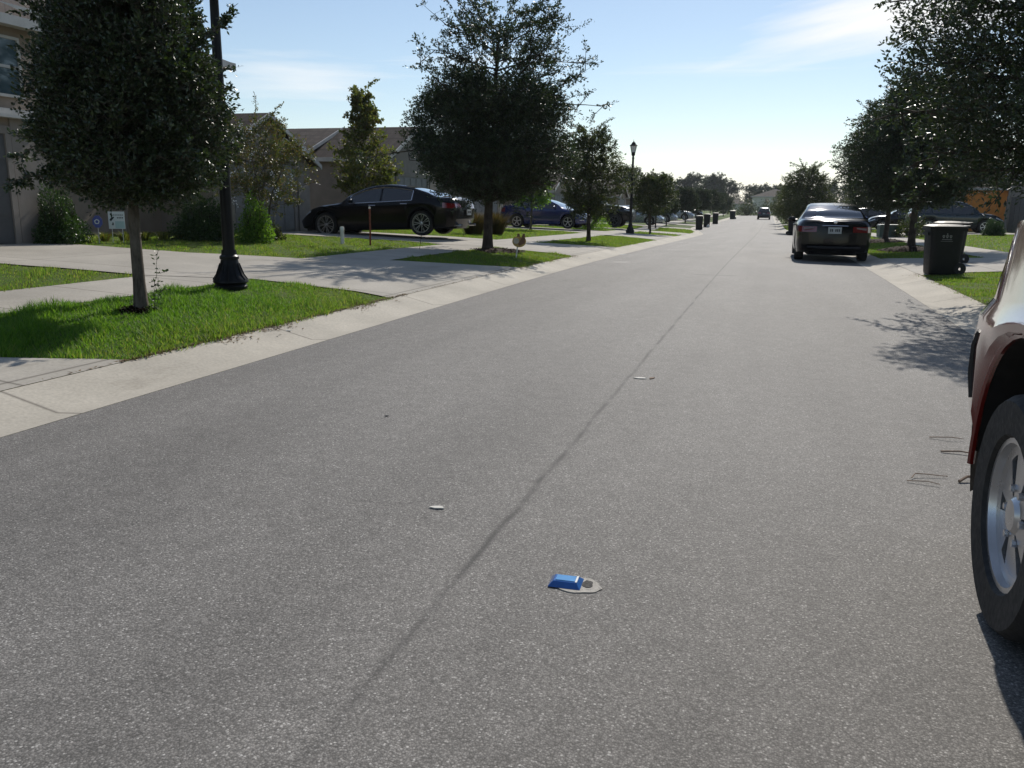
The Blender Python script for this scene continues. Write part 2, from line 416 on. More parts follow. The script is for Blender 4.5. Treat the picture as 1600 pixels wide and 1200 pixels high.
RY = YS[(YS >= -60) & (YS <= 185)]
road = strip('road', np.linspace(-HW, HW, 13), M['asphalt'], .004, RY)
tag(road, 'grey asphalt residential road with a dark paving seam', 'road', kind='structure')
for s, nm in ((-1, 'left'), (1, 'right')):
    us = [s * (HW + GW * t) for t in (0, .15, .3, .5, .75, .93, 1.0)]
    if s < 0: us = us[::-1]
    g = strip('gutter', us, M['gutter'], .006, RY)
    tag(g, 'pale concrete gutter kerb along the %s side of the road' % nm, 'gutter', kind='structure')
    w0, w1 = (5.95, 7.15) if s < 0 else (5.85, 7.0)
    us = [s * w for w in np.linspace(w0, w1, 4)]
    if s < 0: us = us[::-1]
    g = strip('sidewalk', us, M['walk'], .011, RY)
    tag(g, 'narrow concrete sidewalk behind the %s verge' % nm, 'sidewalk', kind='structure')

# driveways: (side, [(d from gutter, Y0, Y1)...])
DRV = [(-1, [(0, -1.6, 5.1), (.5, -1.2, 4.75), (1.4, -1., 4.3), (2.6, -1, 4.1), (9.3, -1, 4.1)]),
       (-1, [(0, 9.7, 15.5), (.6, 9.9, 15.1), (2.25, 10.1, 14.5), (3.45, 9.4, 13.35), (5.4, 9.25, 12.75), (9.4, 9.2, 12.9)]),
       (-1, [(0, 20., 25.9), (.6, 20.25, 25.5), (2.2, 20.6, 24.9), (3.4, 20.3, 24.6), (5.5, 20.2, 24.4), (9.3, 20.1, 24.3)]),
       (-1, [(0, 35.2, 42.4), (.6, 35.6, 41.9), (2.2, 36.3, 41.4), (3.4, 37, 41.8), (9.4, 37.3, 41.9)]),
       (-1, [(0, 45.4, 50), (1, 45.8, 49.6), (9.4, 46, 49.5)]),
       (-1, [(0, 62, 67), (1, 62.4, 66.6), (9.4, 62.4, 66.4)]),
       (-1, [(0, 75, 80), (1, 75.4, 79.6), (9.4, 75.5, 79.5)]),
       (-1, [(0, 90, 95), (9.4, 90.5, 94.5)]),
       (1, [(0, 2.5, 8), (.7, 2.9, 7.6), (9.4, 3, 7.4)]),
       (1, [(0, 17.1, 23.3), (.7, 17.5, 22.9), (2.2, 17.8, 22.5), (9.4, 18, 22.3)]),
       (1, [(0, 46.4, 54), (.8, 47.2, 53.4), (9.6, 47.5, 53.3)]),
       (1, [(0, 62, 67), (1, 62.4, 66.6), (9.4, 62.4, 66.4)]),
       (1, [(0, 84, 89), (1, 84.4, 88.6), (9.4, 84.4, 88.4)])]
DLAB = ['concrete driveway apron nearest the camera on the left', 'concrete driveway crossing the walk behind the near lamp post', 'concrete driveway under the black fastback sedan',
        'concrete driveway under the blue car', 'concrete driveway under the dark pickup', 'concrete driveway under the grey sedan', 'concrete driveway beside the left bins, farther one', 'farthest concrete driveway on the left',
        'concrete driveway beside the maroon vehicle', 'concrete driveway behind the large wheeled bin', 'concrete driveway under the slate SUV', 'concrete driveway beyond the slate SUV', 'farthest concrete driveway on the right']
def dint(prof, d):
    D = [p[0] for p in prof]; return np.interp(d, D, [p[1] for p in prof]), np.interp(d, D, [p[2] for p in prof])
for (s, prof), lb in zip(DRV, DLAB):
    ds = np.concatenate([[0, .2, .4, .6, .9, 1.3, 1.8, 2.3, 2.9, 3.5], np.arange(4.2, prof[-1][0] + .01, .6)])
    V = []; T = []; ny = 9
    for d in ds:
        a, b = dint(prof, d)
        for k in range(ny):
            y = a + (b - a) * k / (ny - 1); x = float(cx(y)) + s * (o_ + d)
            V.append((x, y, gzf(x, y) + (.016 if d > .05 else .010)))
    for i in range(len(ds) - 1):
        for k in range(ny - 1):
            q = (i * ny + k, i * ny + k + 1, (i + 1) * ny + k + 1, (i + 1) * ny + k)
            T.append(q if s < 0 else q[::-1])
    o = link('driveway', np_mesh('driveway', V, T, [M['drive']], smooth=True)); tag(o, lb, 'driveway', kind='structure')

def is_lawn(X, Y, jit=0.):
    u = X - cx(Y); s = np.sign(u); a = np.abs(u) - o_
    ok = a > jit
    w0, w1 = np.where(s < 0, 5.95, 5.85) - o_, np.where(s < 0, 7.15, 7.0) - o_
    ok &= ~((a > w0 - jit * .5) & (a < w1 + jit * .5))
    for sd, prof in DRV:
        y0, y1 = dint(prof, np.clip(a, 0, 20))
        ok &= ~((s == sd) & (Y > y0 - jit) & (Y < y1 + jit) & (a < prof[-1][0] + .1))
    return ok

def rand_perp(d, n):
    r = RNG.normal(size=(n, 3)); r -= d * np.sum(r * d, 1, keepdims=True)
    return r / (np.linalg.norm(r, axis=1, keepdims=True) + 1e-9)

def grass(name, regions, mats, label):
    """blades: regions = list of (X0,X1,Y0,Y1,density,h,w,mat,bend)"""
    Vs = []; Ts = []; Ms = []; nv = 0
    for (x0, x1, y0, y1, den, h, w, mi, seg) in regions:
        n = int((x1 - x0) * (y1 - y0) * den)
        X = RNG.uniform(x0, x1, n); Y = RNG.uniform(y0, y1, n)
        edge = .035 * np.sin(X * 5.1 + Y * 3.7) + .03 * np.sin(Y * 13.) + RNG.normal(-.005, .035, n)
        k = is_lawn(X + edge, Y + edge); X = X[k]; Y = Y[k]; n = len(X)
        clump = .75 + .3 * np.sin(X * 3.1 + 1.3) * np.sin(Y * 2.7) + .25 * np.sin(X * 9.3 + Y * 7.1)
        H = h * np.clip(clump, .45, 1.5) * RNG.uniform(.5, 1.2, n)
        if callable(mi): mm = mi(X, Y)
        else: mm = np.where(RNG.uniform(0, 1, n) < .07, 2, np.where(RNG.uniform(0, 1, n) < .2, 1, 0))
        P = np.stack([X, Y, gz(X, Y) - .01], 1)
        az = RNG.uniform(0, 2 * np.pi, n); tilt = RNG.uniform(.05, .55, n)
        D = np.stack([np.cos(az) * tilt, np.sin(az) * tilt, np.ones(n)], 1); D /= np.linalg.norm(D, axis=1, keepdims=True)
        S = np.stack([-np.sin(az + RNG.uniform(-.9, .9, n)), np.cos(az), np.zeros(n)], 1) * (w * RNG.uniform(.6, 1.3, n))[:, None]
        if seg == 2:
            mid = P + D * (H * .55)[:, None]
            D2 = D + np.stack([np.cos(az), np.sin(az), -.25 * np.ones(n)], 1) * .5
            tip = mid + D2 * (H * .5)[:, None]
            V = np.stack([P - S, P + S, mid - S * .75, mid + S * .75, tip], 1).reshape(-1, 3)
            b = (np.arange(n) * 5)[:, None] + nv
            T = np.concatenate([b + [0, 1, 3], b + [0, 3, 2], b + [2, 3, 4]], 0); Ms.append(np.concatenate([mm] * 3)); nv += n * 5
        else:
            tip = P + D * H[:, None]
            V = np.stack([P - S, P + S, tip], 1).reshape(-1, 3)
            T = (np.arange(n) * 3)[:, None] + nv + [0, 1, 2]; Ms.append(mm); nv += n * 3
        Vs.append(V); Ts.append(T)
    o = link(name, np_mesh(name, np.concatenate(Vs), np.concatenate(Ts), mats, np.concatenate(Ms)))
    return tag(o, label, 'grass', kind='stuff')
def lush(X, Y):   # greener, taller towards the middle of the near verge, drier at the kerb
    d = np.abs(X - cx(Y)) - o_
    return np.where(RNG.uniform(0, 1, len(X)) < np.clip(.25 + d * .7 - np.clip(Y - 8.2, 0, 2) * .45, .05, .97), 1, 0)
def curbdry(X, Y):
    return np.where(RNG.uniform(0, 1, len(X)) < .8, 2, 0)
GM = [M['blade'], M['blade_lush'], M['straw']]
grass('grass', [(-6.95, -4.55, 4.1, 8.6, 5200, .105, .0036, lush, 2), (-6.95, -4.55, 8.6, 10.6, 4200, .06, .0036, lush, 2)], GM, 'lush tall grass on the verge round the nearest left tree')
grass('grass', [(-14, -8., 4.0, 9.6, 1500, .06, .006, 0, 1)], GM, 'mown lawn patch at the far left between two driveways')
grass('grass', [(-15.2, -8., 12.5, 20.6, 1100, .055, .008, 0, 1)], GM, 'mown lawn in front of the crepe myrtle and the marker posts')
grass('grass', [(-7.2, -4.5, 14.8, 20.6, 2000, .06, .007, 0, 1)], GM, 'grass verge round the big wispy left tree')
grass('grass', [(-15, -8., 24.2, 37.5, 420, .07, .012, 0, 1), (-7.2, -4.5, 24.6, 36, 900, .06, .010, 0, 1)], GM, 'grass between the black sedan and the blue car')
grass('grass', [(-15, -4.5, 41., 63, 160, .08, .02, 0, 1)], GM, 'grass round the far lamp post and the pickup')
grass('grass', [(2.5, 5.2, 8.5, 18., 2000, .05, .007, 0, 1)], GM, 'grass verge under the large wheeled bin')
grass('grass', [(2.4, 5.2, 22.4, 47, 800, .055, .010, 0, 1), (5.9, 13, 8, 47, 160, .06, .016, 0, 1)], GM, 'grass round the right-hand street trees')
grass('grass', [(0, 9, 53, 85, 110, .09, .022, 0, 1)], GM, 'grass along the far right kerb')
grass('dry_clippings', [(-4.75, -4.50, 4.7, 10., 900, .05, .006, curbdry, 1), (-4.7, -4.53, 15.3, 20.3, 400, .04, .007, curbdry, 1), (2.55, 2.78, 8.5, 17.6, 300, .04, .007, curbdry, 1)], GM, 'dry brown grass clippings along the gutter edges')

def clippings(runs, label):
    P = []
    for sd, y0, y1, n, spread in runs:
        y = RNG.uniform(y0, y1, n); a = np.abs(RNG.normal(0, spread, n)) * (.35 + 1.0 * (np.sin(y * 2.9 + 1) + np.sin(y * 7.3) > .3))
        x = cx(y) + sd * (o_ - a + .03); P.append(np.stack([x, y, gz(x, y) + .010], 1))
    P = np.concatenate(P); n = len(P); t = RNG.uniform(0, 6.28, n)
    V, T = leaf_quads_flat(P, np.stack([np.cos(t), np.sin(t), RNG.uniform(-.05, .15, n)], 1), .04, .005)
    return tag(link('dry_clippings', np_mesh('dry_clippings', V, T, [M['straw']])), label, 'clippings', kind='stuff')
def leaf_quads_flat(P, D, L, W):
    n = len(P); S = np.stack([-D[:, 1], D[:, 0], np.zeros(n)], 1); L = (L * RNG.uniform(.4, 1.5, n))[:, None]; W = (W * RNG.uniform(.6, 2.0, n))[:, None]
    V = np.stack([P, P + D * L * .5 + S * W, P + D * L + [0, 0, .004], P + D * L * .5 - S * W], 1).reshape(-1, 3); b = (np.arange(n) * 4)[:, None]
    return V, np.concatenate([b + [0, 1, 2], b + [0, 2, 3]], 0)
clippings([(-1, 5.0, 10.2, 1500, .06), (-1, 15.4, 20.3, 500, .05), (-1, -1, 5.2, 90, .008), (-1, 9.8, 15.5, 160, .012), (1, 8.5, 17.6, 500, .06)], 'brown clippings and bits spilled over the gutter edge')

# ------------------------------------------------------------------ trees
def leaf_quads(P, D, L, W, up=.3):
    n = len(P); D = D / (np.linalg.norm(D, axis=1, keepdims=True) + 1e-9)
    S = rand_perp(D, n)
    Nn = np.cross(D, S)
    L = (L * RNG.uniform(.5, 1.4, n))[:, None]; W = (W * RNG.uniform(.7, 1.2, n))[:, None]
    V = np.stack([P, P + D * L * .5 + S * W * .5 - Nn * W * .12, P + D * L, P + D * L * .5 - S * W * .5 - Nn * W * .12], 1).reshape(-1, 3)
    b = (np.arange(n) * 4)[:, None]
    return V, np.concatenate([b + [0, 1, 2], b + [0, 2, 3]], 0)
def seg_tubes(A, B, ra, rb):
    A, B = np.asarray(A), np.asarray(B); n = len(A)
    D = B - A; D /= (np.linalg.norm(D, axis=1, keepdims=True) + 1e-9)
    S = rand_perp(D, n); Q = np.cross(D, S)
    V = []
    for base, r in ((A, np.asarray(ra)), (B, np.asarray(rb))):
        for k in range(3):
            a = 2 * np.pi * k / 3; V.append(base + (S * math.cos(a) + Q * math.sin(a)) * r[:, None])
    V = np.stack(V, 1).reshape(-1, 3); b = (np.arange(n) * 6)[:, None]
    T = []
    for k in range(3):
        k2 = (k + 1) % 3; T += [b + [k, k2, 3 + k2], b + [k, 3 + k2, 3 + k]]
    return V, np.concatenate(T, 0)

def make_tree(seed, prof, trunk_h, tr, nprim=34, nsec=9, ntw=6, nlf=14, leaf=.045, lw=.5, lean=(0, 0), shoots=0, fill=0, wob=.25,
              lmat='oak', bmat='bark', droop=0., stems=1, tuft=1.0, up=.5, skirt=0., low=1.0, ftop=.93, fgap=-.3, asy=.22):
    """returns (trunk mesh, crown mesh); prof = [(height, radius)] outline"""
    global RNG
    RNG = np.random.default_rng(seed); rnd = random.Random(seed)
    ph = np.array([p[0] for p in prof]); pr = np.array([p[1] for p in prof]); H = ph[-1]
    asym = [(rnd.uniform(.0, asy), rnd.uniform(0, 6.28), k) for k in (1, 2, 3, 5)]
    def env(h, az):
        r = np.interp(h, ph, pr)
        return r * (1 + sum(a * math.sin(k * az + p + h * 1.3) for a, p, k in asym))
    tb = MB()
    def leader(h):
        t = h / H; return Vector((lean[0] * t + .022 * (math.sin(h * 2.1 + seed) - math.sin(seed)), lean[1] * t + .022 * (math.cos(h * 1.7 + seed * 2) - math.cos(seed * 2)), h))
    if stems == 1:
        pts = [leader(H * .93 * k / 14) for k in range(15)]; pts[0].z = -.08
        rad = [tr * (1.35 if k == 0 else 1.0) * (1 - .93 * (k / 14) ** 1.1) + .004 for k in range(15)]
        tb.tube(pts, rad, 9)
    else:
        for q in range(stems):
            a = 6.28 * q / stems + .4; sp = prof[len(prof) // 2][1] * .55
            pts = [Vector((math.cos(a) * (.05 + sp * t ** 1.4), math.sin(a) * (.05 + sp * t ** 1.4), H * .8 * t - .05)) + Vector((.03 * math.sin(9 * t + q), .03 * math.cos(7 * t + q), 0)) for t in [k / 8 for k in range(9)]]
            tb.tube(pts, [tr * (1 - .85 * k / 8) for k in range(9)], 6)
    sa, sb, ra, rb = [], [], [], []; lp, ld = [], []
    def bez(a, b, c, t): return a * (1 - t) ** 2 + b * (2 * t * (1 - t)) + c * t * t
    az = rnd.uniform(0, 6.28); rmax = pr.max()
    for i in range(nprim):
        az += 2.399 + rnd.uniform(-.3, .3)
        hs = trunk_h + (H * .88 - trunk_h) * ((i + rnd.random()) / nprim) ** low
        ht = min(H * .99, hs + rnd.uniform(.0, up) * (H - hs) * .9 - droop * rnd.random())
        if hs < trunk_h + .25 * (H - trunk_h): ht = hs + rnd.uniform(-skirt, .45) 
        ht = max(ht, ph[0] + .05)
        r = env(ht, az) * rnd.uniform(.62, 1.1)
        a = leader(hs); c = leader(ht) + Vector((math.cos(az) * r, math.sin(az) * r, 0)); 
        b = a.lerp(c, .5) + Vector((0, 0, .12 * (c - a).length * (1 if droop == 0 else 1.6)))
        L = (c - a).length
        pts = [bez(a, b, c, k / 6) for k in range(7)]
        r0 = max(.006, tr * .38 * (1 - .7 * hs / H)); tb.tube(pts, [r0 * (1 - .85 * k / 6) + .002 for k in range(7)], 5, False)
        for j in range(nsec):
            t = rnd.uniform(.22, 1.0) if j else 1.0
            p0 = bez(a, b, c, t); tdir = (bez(a, b, c, min(1, t + .05)) - bez(a, b, c, t - .05)).normalized()
            d = (tdir * rnd.uniform(.35, 1.1) + Vector((rnd.gauss(0, 1), rnd.gauss(0, 1), rnd.gauss(.15, .75))) * .62)
            d.normalize(); sl = rmax * rnd.uniform(.14, .34) * (1 if t > .5 else 1.15)
            p1 = p0 + d * sl
            sa.append(p0); sb.append(p1); ra.append(.007 * rmax / 1.5 + .002); rb.append(.003)
            for q in range(ntw):
                tt = rnd.uniform(.25, 1.0); e0 = p0.lerp(p1, tt)
                e = (d * .7 + Vector((rnd.gauss(0, 1), rnd.gauss(0, 1), rnd.gauss(.2, .8))) * .7).normalized()
                el = rmax * rnd.uniform(.05, .15) * tuft; e1 = e0 + e * el
                sa.append(e0); sb.append(e1); ra.append(.003); rb.append(.0015)
                for w in range(nlf):
                    f = rnd.random(); lp.append(e0.lerp(e1, f)); ld.append((e.x, e.y, e.z))
    for i in range(shoots):
        az = rnd.uniform(0, 6.28); hs = rnd.uniform(.5, .97) * H
        r = env(hs, az); a = leader(hs) + Vector((math.cos(az) * r * .55, math.sin(az) * r * .55, 0))
        c = a + Vector((math.cos(az) * rnd.uniform(.3, 1), math.sin(az) * rnd.uniform(.3, 1), rnd.uniform(.0, .9))).normalized() * rmax * rnd.uniform(.3, .62)
        mid = a.lerp(c, .5) + Vector((rnd.uniform(-.1, .1), rnd.uniform(-.1, .1), rnd.uniform(0, .12)))
        P = [bez(a, mid, c, k / 6) for k in range(7)]
        for k in range(6):
            sa.append(P[k]); sb.append(P[k + 1]); ra.append(.008 * (1 - k / 7)); rb.append(.008 * (1 - (k + 1) / 7))
            d = (P[k + 1] - P[k]).normalized()
            for w in range(int(nlf * 1.3)):
                lp.append(P[k].lerp(P[k + 1], rnd.random()) + Vector((rnd.gauss(0, .02), rnd.gauss(0, .02), rnd.gauss(0, .02)))); ld.append((d.x, d.y, d.z))
    lp = np.array([tuple(p) for p in lp]); ld = np.array(ld)
    if fill:     # short leafy sprigs through the crown's volume
        q = 7; nb = fill // q
        hh_ = np.linspace(ph[0], H * ftop, 60); wt = np.interp(hh_, ph, pr) ** 2; cd = np.cumsum(wt) / wt.sum()
        h = np.interp(RNG.uniform(0, 1, nb), cd, hh_) + RNG.normal(0, .05, nb); a = RNG.uniform(0, 6.283, nb)
        rr = np.interp(h, ph, pr) * np.sqrt(RNG.uniform(0, 1, nb)) * .86 * (1 + .13 * np.sin(3 * a + h * 2.3 + seed) + .09 * np.sin(5 * a - h * 3.1))
        F = np.stack([lean[0] * h / H + rr * np.cos(a), lean[1] * h / H + rr * np.sin(a), h], 1)
        keep = (np.sin(F[:, 0] * 5.3 + seed) + np.sin(F[:, 1] * 4.7) + np.sin(F[:, 2] * 5.9 + 1) + RNG.normal(0, .6, nb)) > fgap
        F = F[keep]; a = a[keep]; nb = len(F)
        d = np.stack([np.cos(a), np.sin(a), np.full(nb, .25)], 1) + RNG.normal(0, .6, (nb, 3)); d /= np.linalg.norm(d, axis=1, keepdims=True)
        t = RNG.uniform(0, 1, (nb, q, 1)) * leaf * 3.6
        lp = np.concatenate([lp, (F[:, None] + d[:, None] * t).reshape(-1, 3)]); ld = np.concatenate([ld, np.repeat(d, q, 0)])
        FA, FB = F - d * leaf, F + d * leaf * 3.6
    n = len(lp)
    D = ld * .8 + RNG.normal(0, .55, (n, 3)) + np.array([0, 0, .1 - droop * .4])
    P = lp + RNG.normal(0, leaf * .25, (n, 3))
    V1, T1 = leaf_quads(P, D, leaf, leaf * lw)
    sa = np.array([tuple(p) for p in sa]); sb = np.array([tuple(p) for p in sb])
    if fill: sa = np.concatenate([sa, FA]); sb = np.concatenate([sb, FB]); ra = ra + [leaf * .05] * len(FA); rb = rb + [leaf * .025] * len(FA)
    V2, T2 = seg_tubes(sa, sb, ra, rb)
    me = np_mesh('crown', np.concatenate([V1, V2]), np.concatenate([T1, T2 + len(V1)]), [M[lmat], M[bmat]],
                 np.concatenate([np.zeros(len(T1), int), np.ones(len(T2), int)]))
    t = tb.build('trunk', M[bmat], None, 60); tm = t.data; bpy.data.objects.remove(t)
    return tm, me

def tree(name, meshes, X, Y, label, cat='tree', rz=0., sc=1., group=None, z=None):
    r = empty(name, (X, Y, gzf(X, Y) if z is None else z), rz, label, cat, group)
    r.scale = (sc,) * 3 if not isinstance(sc, tuple) else sc
    link('trunk', meshes[0], r); link('crown', meshes[1], r); return r

T1 = make_tree(3, [(1.12, .42), (1.25, .76), (1.5, .88), (1.9, .90), (2.3, .84), (2.7, .73), (3.1, .59), (3.6, .40), (4.0, .2), (4.3, .05)], 1.15, .060,
               46, 11, 7, 17, .044, .55, lean=(.17, 0), shoots=34, fill=95000, skirt=.12, low=1.25, fgap=-2.2)
tree('oak_tree', T1, -6.12, 7.0, 'dense dark oval tree on the lush verge beside the near black lamp post')
T2 = make_tree(9, [(1.15, .45), (1.4, 1.1), (1.8, 1.85), (2.3, 2.1), (2.9, 2.0), (3.5, 1.85), (4.2, 1.7), (4.9, 1.4), (5.4, 1.0), (5.75, .3)], 1.15, .115,
               56, 9, 6, 11, .064, .52, lean=(.3, 0), shoots=80, fill=110000, lmat='oak', bmat='bark_dark', skirt=.1, up=.6, low=1.35, ftop=.68, fgap=-1.2, asy=.3)
tree('oak_tree', T2, -6.59, 19.4, 'large wispy-topped tree with mulch at its foot beside the black fastback sedan')
T3 = make_tree(15, [(.75, .3), (1.1, .75), (1.7, 1.12), (2.4, 1.15), (3.0, .95), (3.5, .6), (3.95, .1)], .8, .07, 36, 9, 6, 12, .062, .52,
               lean=(.05, 0), shoots=10, fill=17000, lmat='oak_b', bmat='bark_dark', low=1.2, fgap=-1.2)
tree('oak_tree', T3, -6.02, 28.5, 'leaning slim-trunked tree on the verge in front of the blue car')
T4 = make_tree(21, [(1.0, .45), (1.3, .95), (1.75, 1.18), (2.3, 1.05), (2.75, .65), (3.1, .1)], 1.1, .05, 30, 9, 5, 11, .075, .55, shoots=14, fill=9000, lmat='oak_b', bmat='bark_dark')
tree('oak_tree', T4, -5.92, 43.0, 'low wide tree right beside the far lamp post')
# maple by the recessed wall and the crepe myrtle on the lawn
T5 = make_tree(27, [(1.1, .3), (1.4, .95), (2.0, 1.1), (2.6, 1.0), (3.1, .7), (3.45, .4), (4.0, .36), (4.5, .2), (4.75, .04)], 1.1, .05, 30, 8, 5, 9, .085, .8, shoots=7, fill=5200, lmat='maple', up=.75, low=1.4, ftop=.8, fgap=-1.)
tree('maple_tree', T5, -13.2, 26.0, 'young yellow-green maple with a narrow spire behind the black sedan')
T6 = make_tree(33, [(.55, .25), (.9, .8), (1.4, 1.2), (1.9, 1.3), (2.3, 1.05), (2.6, .6), (2.8, .1)], .6, .035, 24, 8, 5, 10, .055, .5, shoots=14, fill=11000, lmat='myrtle', stems=4, up=.6)
ct = tree('crepe_myrtle', T6, -11.75, 17.7, 'bronze-leaved multi-stem crepe myrtle with white blossom on the lawn')
bl = MB()
for i in range(22):
    a = random.uniform(0, 6.28); r = random.uniform(.8, 1.42); h = random.uniform(1.2, 2.6) - (.5 if r > 1.2 else 0)
    for k in range(12):
        c = Vector((r * math.cos(a), r * math.sin(a), h)) + Vector((random.gauss(0, .035), random.gauss(0, .035), random.gauss(0, .055)))
        s = random.uniform(.012, .024); bl.add([c + Vector((s, 0, 0)), c + Vector((0, s, .01)), c + Vector((-s, 0, 0)), c + Vector((0, -s, -.01)), c + Vector((0, 0, s))], [(0, 1, 4), (1, 2, 4), (2, 3, 4), (3, 0, 4), (0, 3, 2, 1)])
bl.build('blossom', M['blossom'], ct)
T7 = make_tree(37, [(.9, .3), (1.2, .75), (1.7, .95), (2.2, .8), (2.6, .3), (2.8, .05)], 1.0, .05, 22, 7, 5, 9, .085, .7, shoots=4, fill=1500, lmat='lime')
tree('small_tree', T7, -10.35, 36.4, 'small bright green tree standing right in front of the blue car')
# right side
T8 = make_tree(41, [(1.3, .7), (1.55, 1.6), (2.0, 2.1), (2.6, 2.25), (3.4, 2.1), (4.1, 1.6), (4.8, .95), (5.3, .25)], 1.35, .11, 50, 9, 6, 13, .07, .55, shoots=24, fill=62000, lmat='oak', bmat='bark_dark', skirt=.05, low=1.3, fgap=-2., asy=.28)
tree('oak_tree', T8, 4.0, 27.6, 'broad dark tree with a brown mulch bed, just beyond the large wheeled bin')
tree('oak_tree', T8, 4.3, 36.5, 'dark tree with a grey mulch bed beside the green utility box', rz=2.2, sc=(.95, .95, 1.0))
T9 = make_tree(47, [(1.35, .7), (1.7, 1.9), (2.3, 2.6), (3.1, 2.75), (4.0, 2.6), (4.9, 2.0), (5.7, .9), (6.1, .2)], 1.5, .12, 56, 10, 6, 13, .06, .55, shoots=40, fill=95000, lmat='oak', bmat='bark_dark', up=.55, skirt=.2, low=1.2, fgap=-1.7, asy=.3)
tree('oak_tree', T9, 4.0, 13.0, 'near right street tree overhanging the verge beside the maroon vehicle')
T10 = make_tree(53, [(.7, .7), (1.1, 1.7), (1.9, 2.1), (2.8, 1.9), (3.6, 1.4), (4.2, .7), (4.6, .1)], .9, .10, 38, 8, 5, 11, .085, .55, shoots=22, fill=24000, lmat='oak_b', bmat='bark_dark', skirt=.3, low=1.3, fgap=-1.5)
T11 = make_tree(59, [(.95, .4), (1.2, .95), (1.7, 1.2), (2.3, 1.0), (2.9, .5), (3.2, .05)], 1.0, .05, 28, 8, 5, 10, .085, .6, shoots=10, fill=8000, lmat='fargreen', bmat='bark_dark', fgap=-1.5)
tree('oak_tree', T10, 2.1, 62.0, 'rounded tree rising behind the dark sedan parked on the right')
RG = 'street trees along the far right kerb'
for x, y, s, rz in ((1.7, 76, .75, 1), (1.5, 86, .8, 2.4), (1.3, 97, .85, 4)):
    tree('street_tree', T10, x, y, 'far street tree merging into the hedge-like row along the right kerb', rz=rz, sc=s, group=RG)
for x, y, s, rz in ((9.6, 60, .8, .5), (10.5, 72, .9, 3.3), (8, 88, .9, 1.9)):
    tree('yard_tree', T10, x, y, 'yard tree glimpsed through the dark right-hand crowns', rz=rz, sc=s, group='yard trees behind the right kerb row')
# left row beyond the far lamp
LG = 'street trees in the row beyond the left bins'
for i, (x, y, s, rz) in enumerate(((-7.6, 54.5, .95, 0.4), (-7.9, 60, .95, 2.), (-8.3, 69.5, .9, 3.1))):
    tree('street_tree', T11, x, y, ['thin street tree next beyond the low wide tree and the far lamp post', 'thin street tree between the low wide tree and the left bins, middle of three', 'thin street tree just left of the nearest left bin'][i], rz=rz, sc=s)
for x, y, s, rz in ((-8.2, 84, 1.1, 1.), (-8., 98, 1.15, 2.), (-7.9, 112, 1.2, 4.2), (-8, 128, 1.15, 5.), (-8, 145, 1.2, .3)):
    tree('street_tree', T11, x, y, 'street tree in the far row lining the left kerb beyond the bins', rz=rz, sc=s, group=LG)
T12 = make_tree(61, [(1.2, 1.5), (2.5, 3.0), (4.5, 3.8), (6.5, 3.4), (8, 2.2), (9.2, .5)], 2.0, .22, 34, 8, 5, 10, .24, .7, fill=9000, lmat='fargreen', bmat='bark_dark', up=.6)
T13 = make_tree(67, [(1.5, 1.0), (3, 2.4), (5, 3.3), (7.5, 3.2), (9.2, 2.0), (10.4, .4)], 3.0, .24, 32, 8, 5, 10, .24, .7, fill=8000, lmat='fargreen', bmat='bark_dark', up=.7)
FG = 'treeline closing the far end of the road'
rr = random.Random(5)
for i in range(26):
    x = -66 + i * 4.4 + rr.uniform(-2, 2); y = 292 + rr.uniform(-8, 14)
    hs = .98 + .24 * math.exp(-((x + 24) / 12) ** 2) + rr.uniform(-.08, .08) - (.12 if -14 < x < 0 else 0)
    tree('treeline_tree', (T12, T13)[i % 2], x, y, 'tall dark tree in the treeline behind the houses at the road end', rz=rr.uniform(0, 6), sc=hs, group=FG)
for i, (x, y, s) in enumerate(((-20, 62, .62), (-22, 74, .62), (-21, 90, .66), (-24, 108, .7), (-22, 128, .72), (-25, 150, .8), (-22, 170, .8), (-19.5, 52, .5))):
    tree('backyard_tree', (T12, T13)[i % 2], x, y, 'bushy tree rising behind the single-storey roofs on the left', rz=i * 1.3, sc=s, group='trees behind the left roofs')

# ------------------------------------------------------------------ shrubs and small plants
def make_bush(seed, rx, ry, h, n, leaf, lmat, flat=.7):
    global RNG
    RNG = np.random.default_rng(seed)
    d = RNG.normal(size=(n, 3)); d /= np.linalg.norm(d, axis=1, keepdims=True); d[:, 2] = np.abs(d[:, 2]) * 1.0
    rad = (RNG.uniform(0, 1, n)) ** .35
    lump = 1 + .13 * np.sin(d[:, 0] * 6 + seed) + .13 * np.sin(d[:, 1] * 7 + 2 * seed) + .1 * np.sin(d[:, 2] * 8)
    P = d * (rad * lump)[:, None] * np.array([rx, ry, h])
    P[:, 2] = np.maximum(P[:, 2], .02) + 0
    V1, T1 = leaf_quads(P, d * .6 + RNG.normal(0, .7, (n, 3)) + [0, 0, .25], leaf, leaf * .55)
    k = 60; a = RNG.uniform(0, 6.28, k)
    B = np.stack([np.cos(a) * rx * .7, np.sin(a) * ry * .7, RNG.uniform(.4, .9, k) * h], 1); A = B * [.1, .1, 0]
    V2, T2 = seg_tubes(A, B, np.full(k, .012), np.full(k, .004))
    f = np_mesh('foliage', V1, T1, [M[lmat]]); s = np_mesh('stems', V2, T2, [M['bark_dark']])
    return f, s
def bush(name, ms, X, Y, label, cat='shrub', rz=0, sc=1., group=None):
    r = empty(name, (X, Y, gzf(X, Y)), rz, label, cat, group); r.scale = (sc,) * 3 if not isinstance(sc, tuple) else sc
    link('foliage', ms[0], r); link('stems', ms[1], r); return r
B1 = make_bush(71, .58, .56, .92, 13000, .05, 'bush')
bush('shrub', B1, -13.1, 12.95, 'rounded green shrub beside the garage corner and the blue octagonal sign', sc=(.82, .82, 1.0))
B2 = make_bush(73, .66, .6, .86, 12000, .055, 'bush')
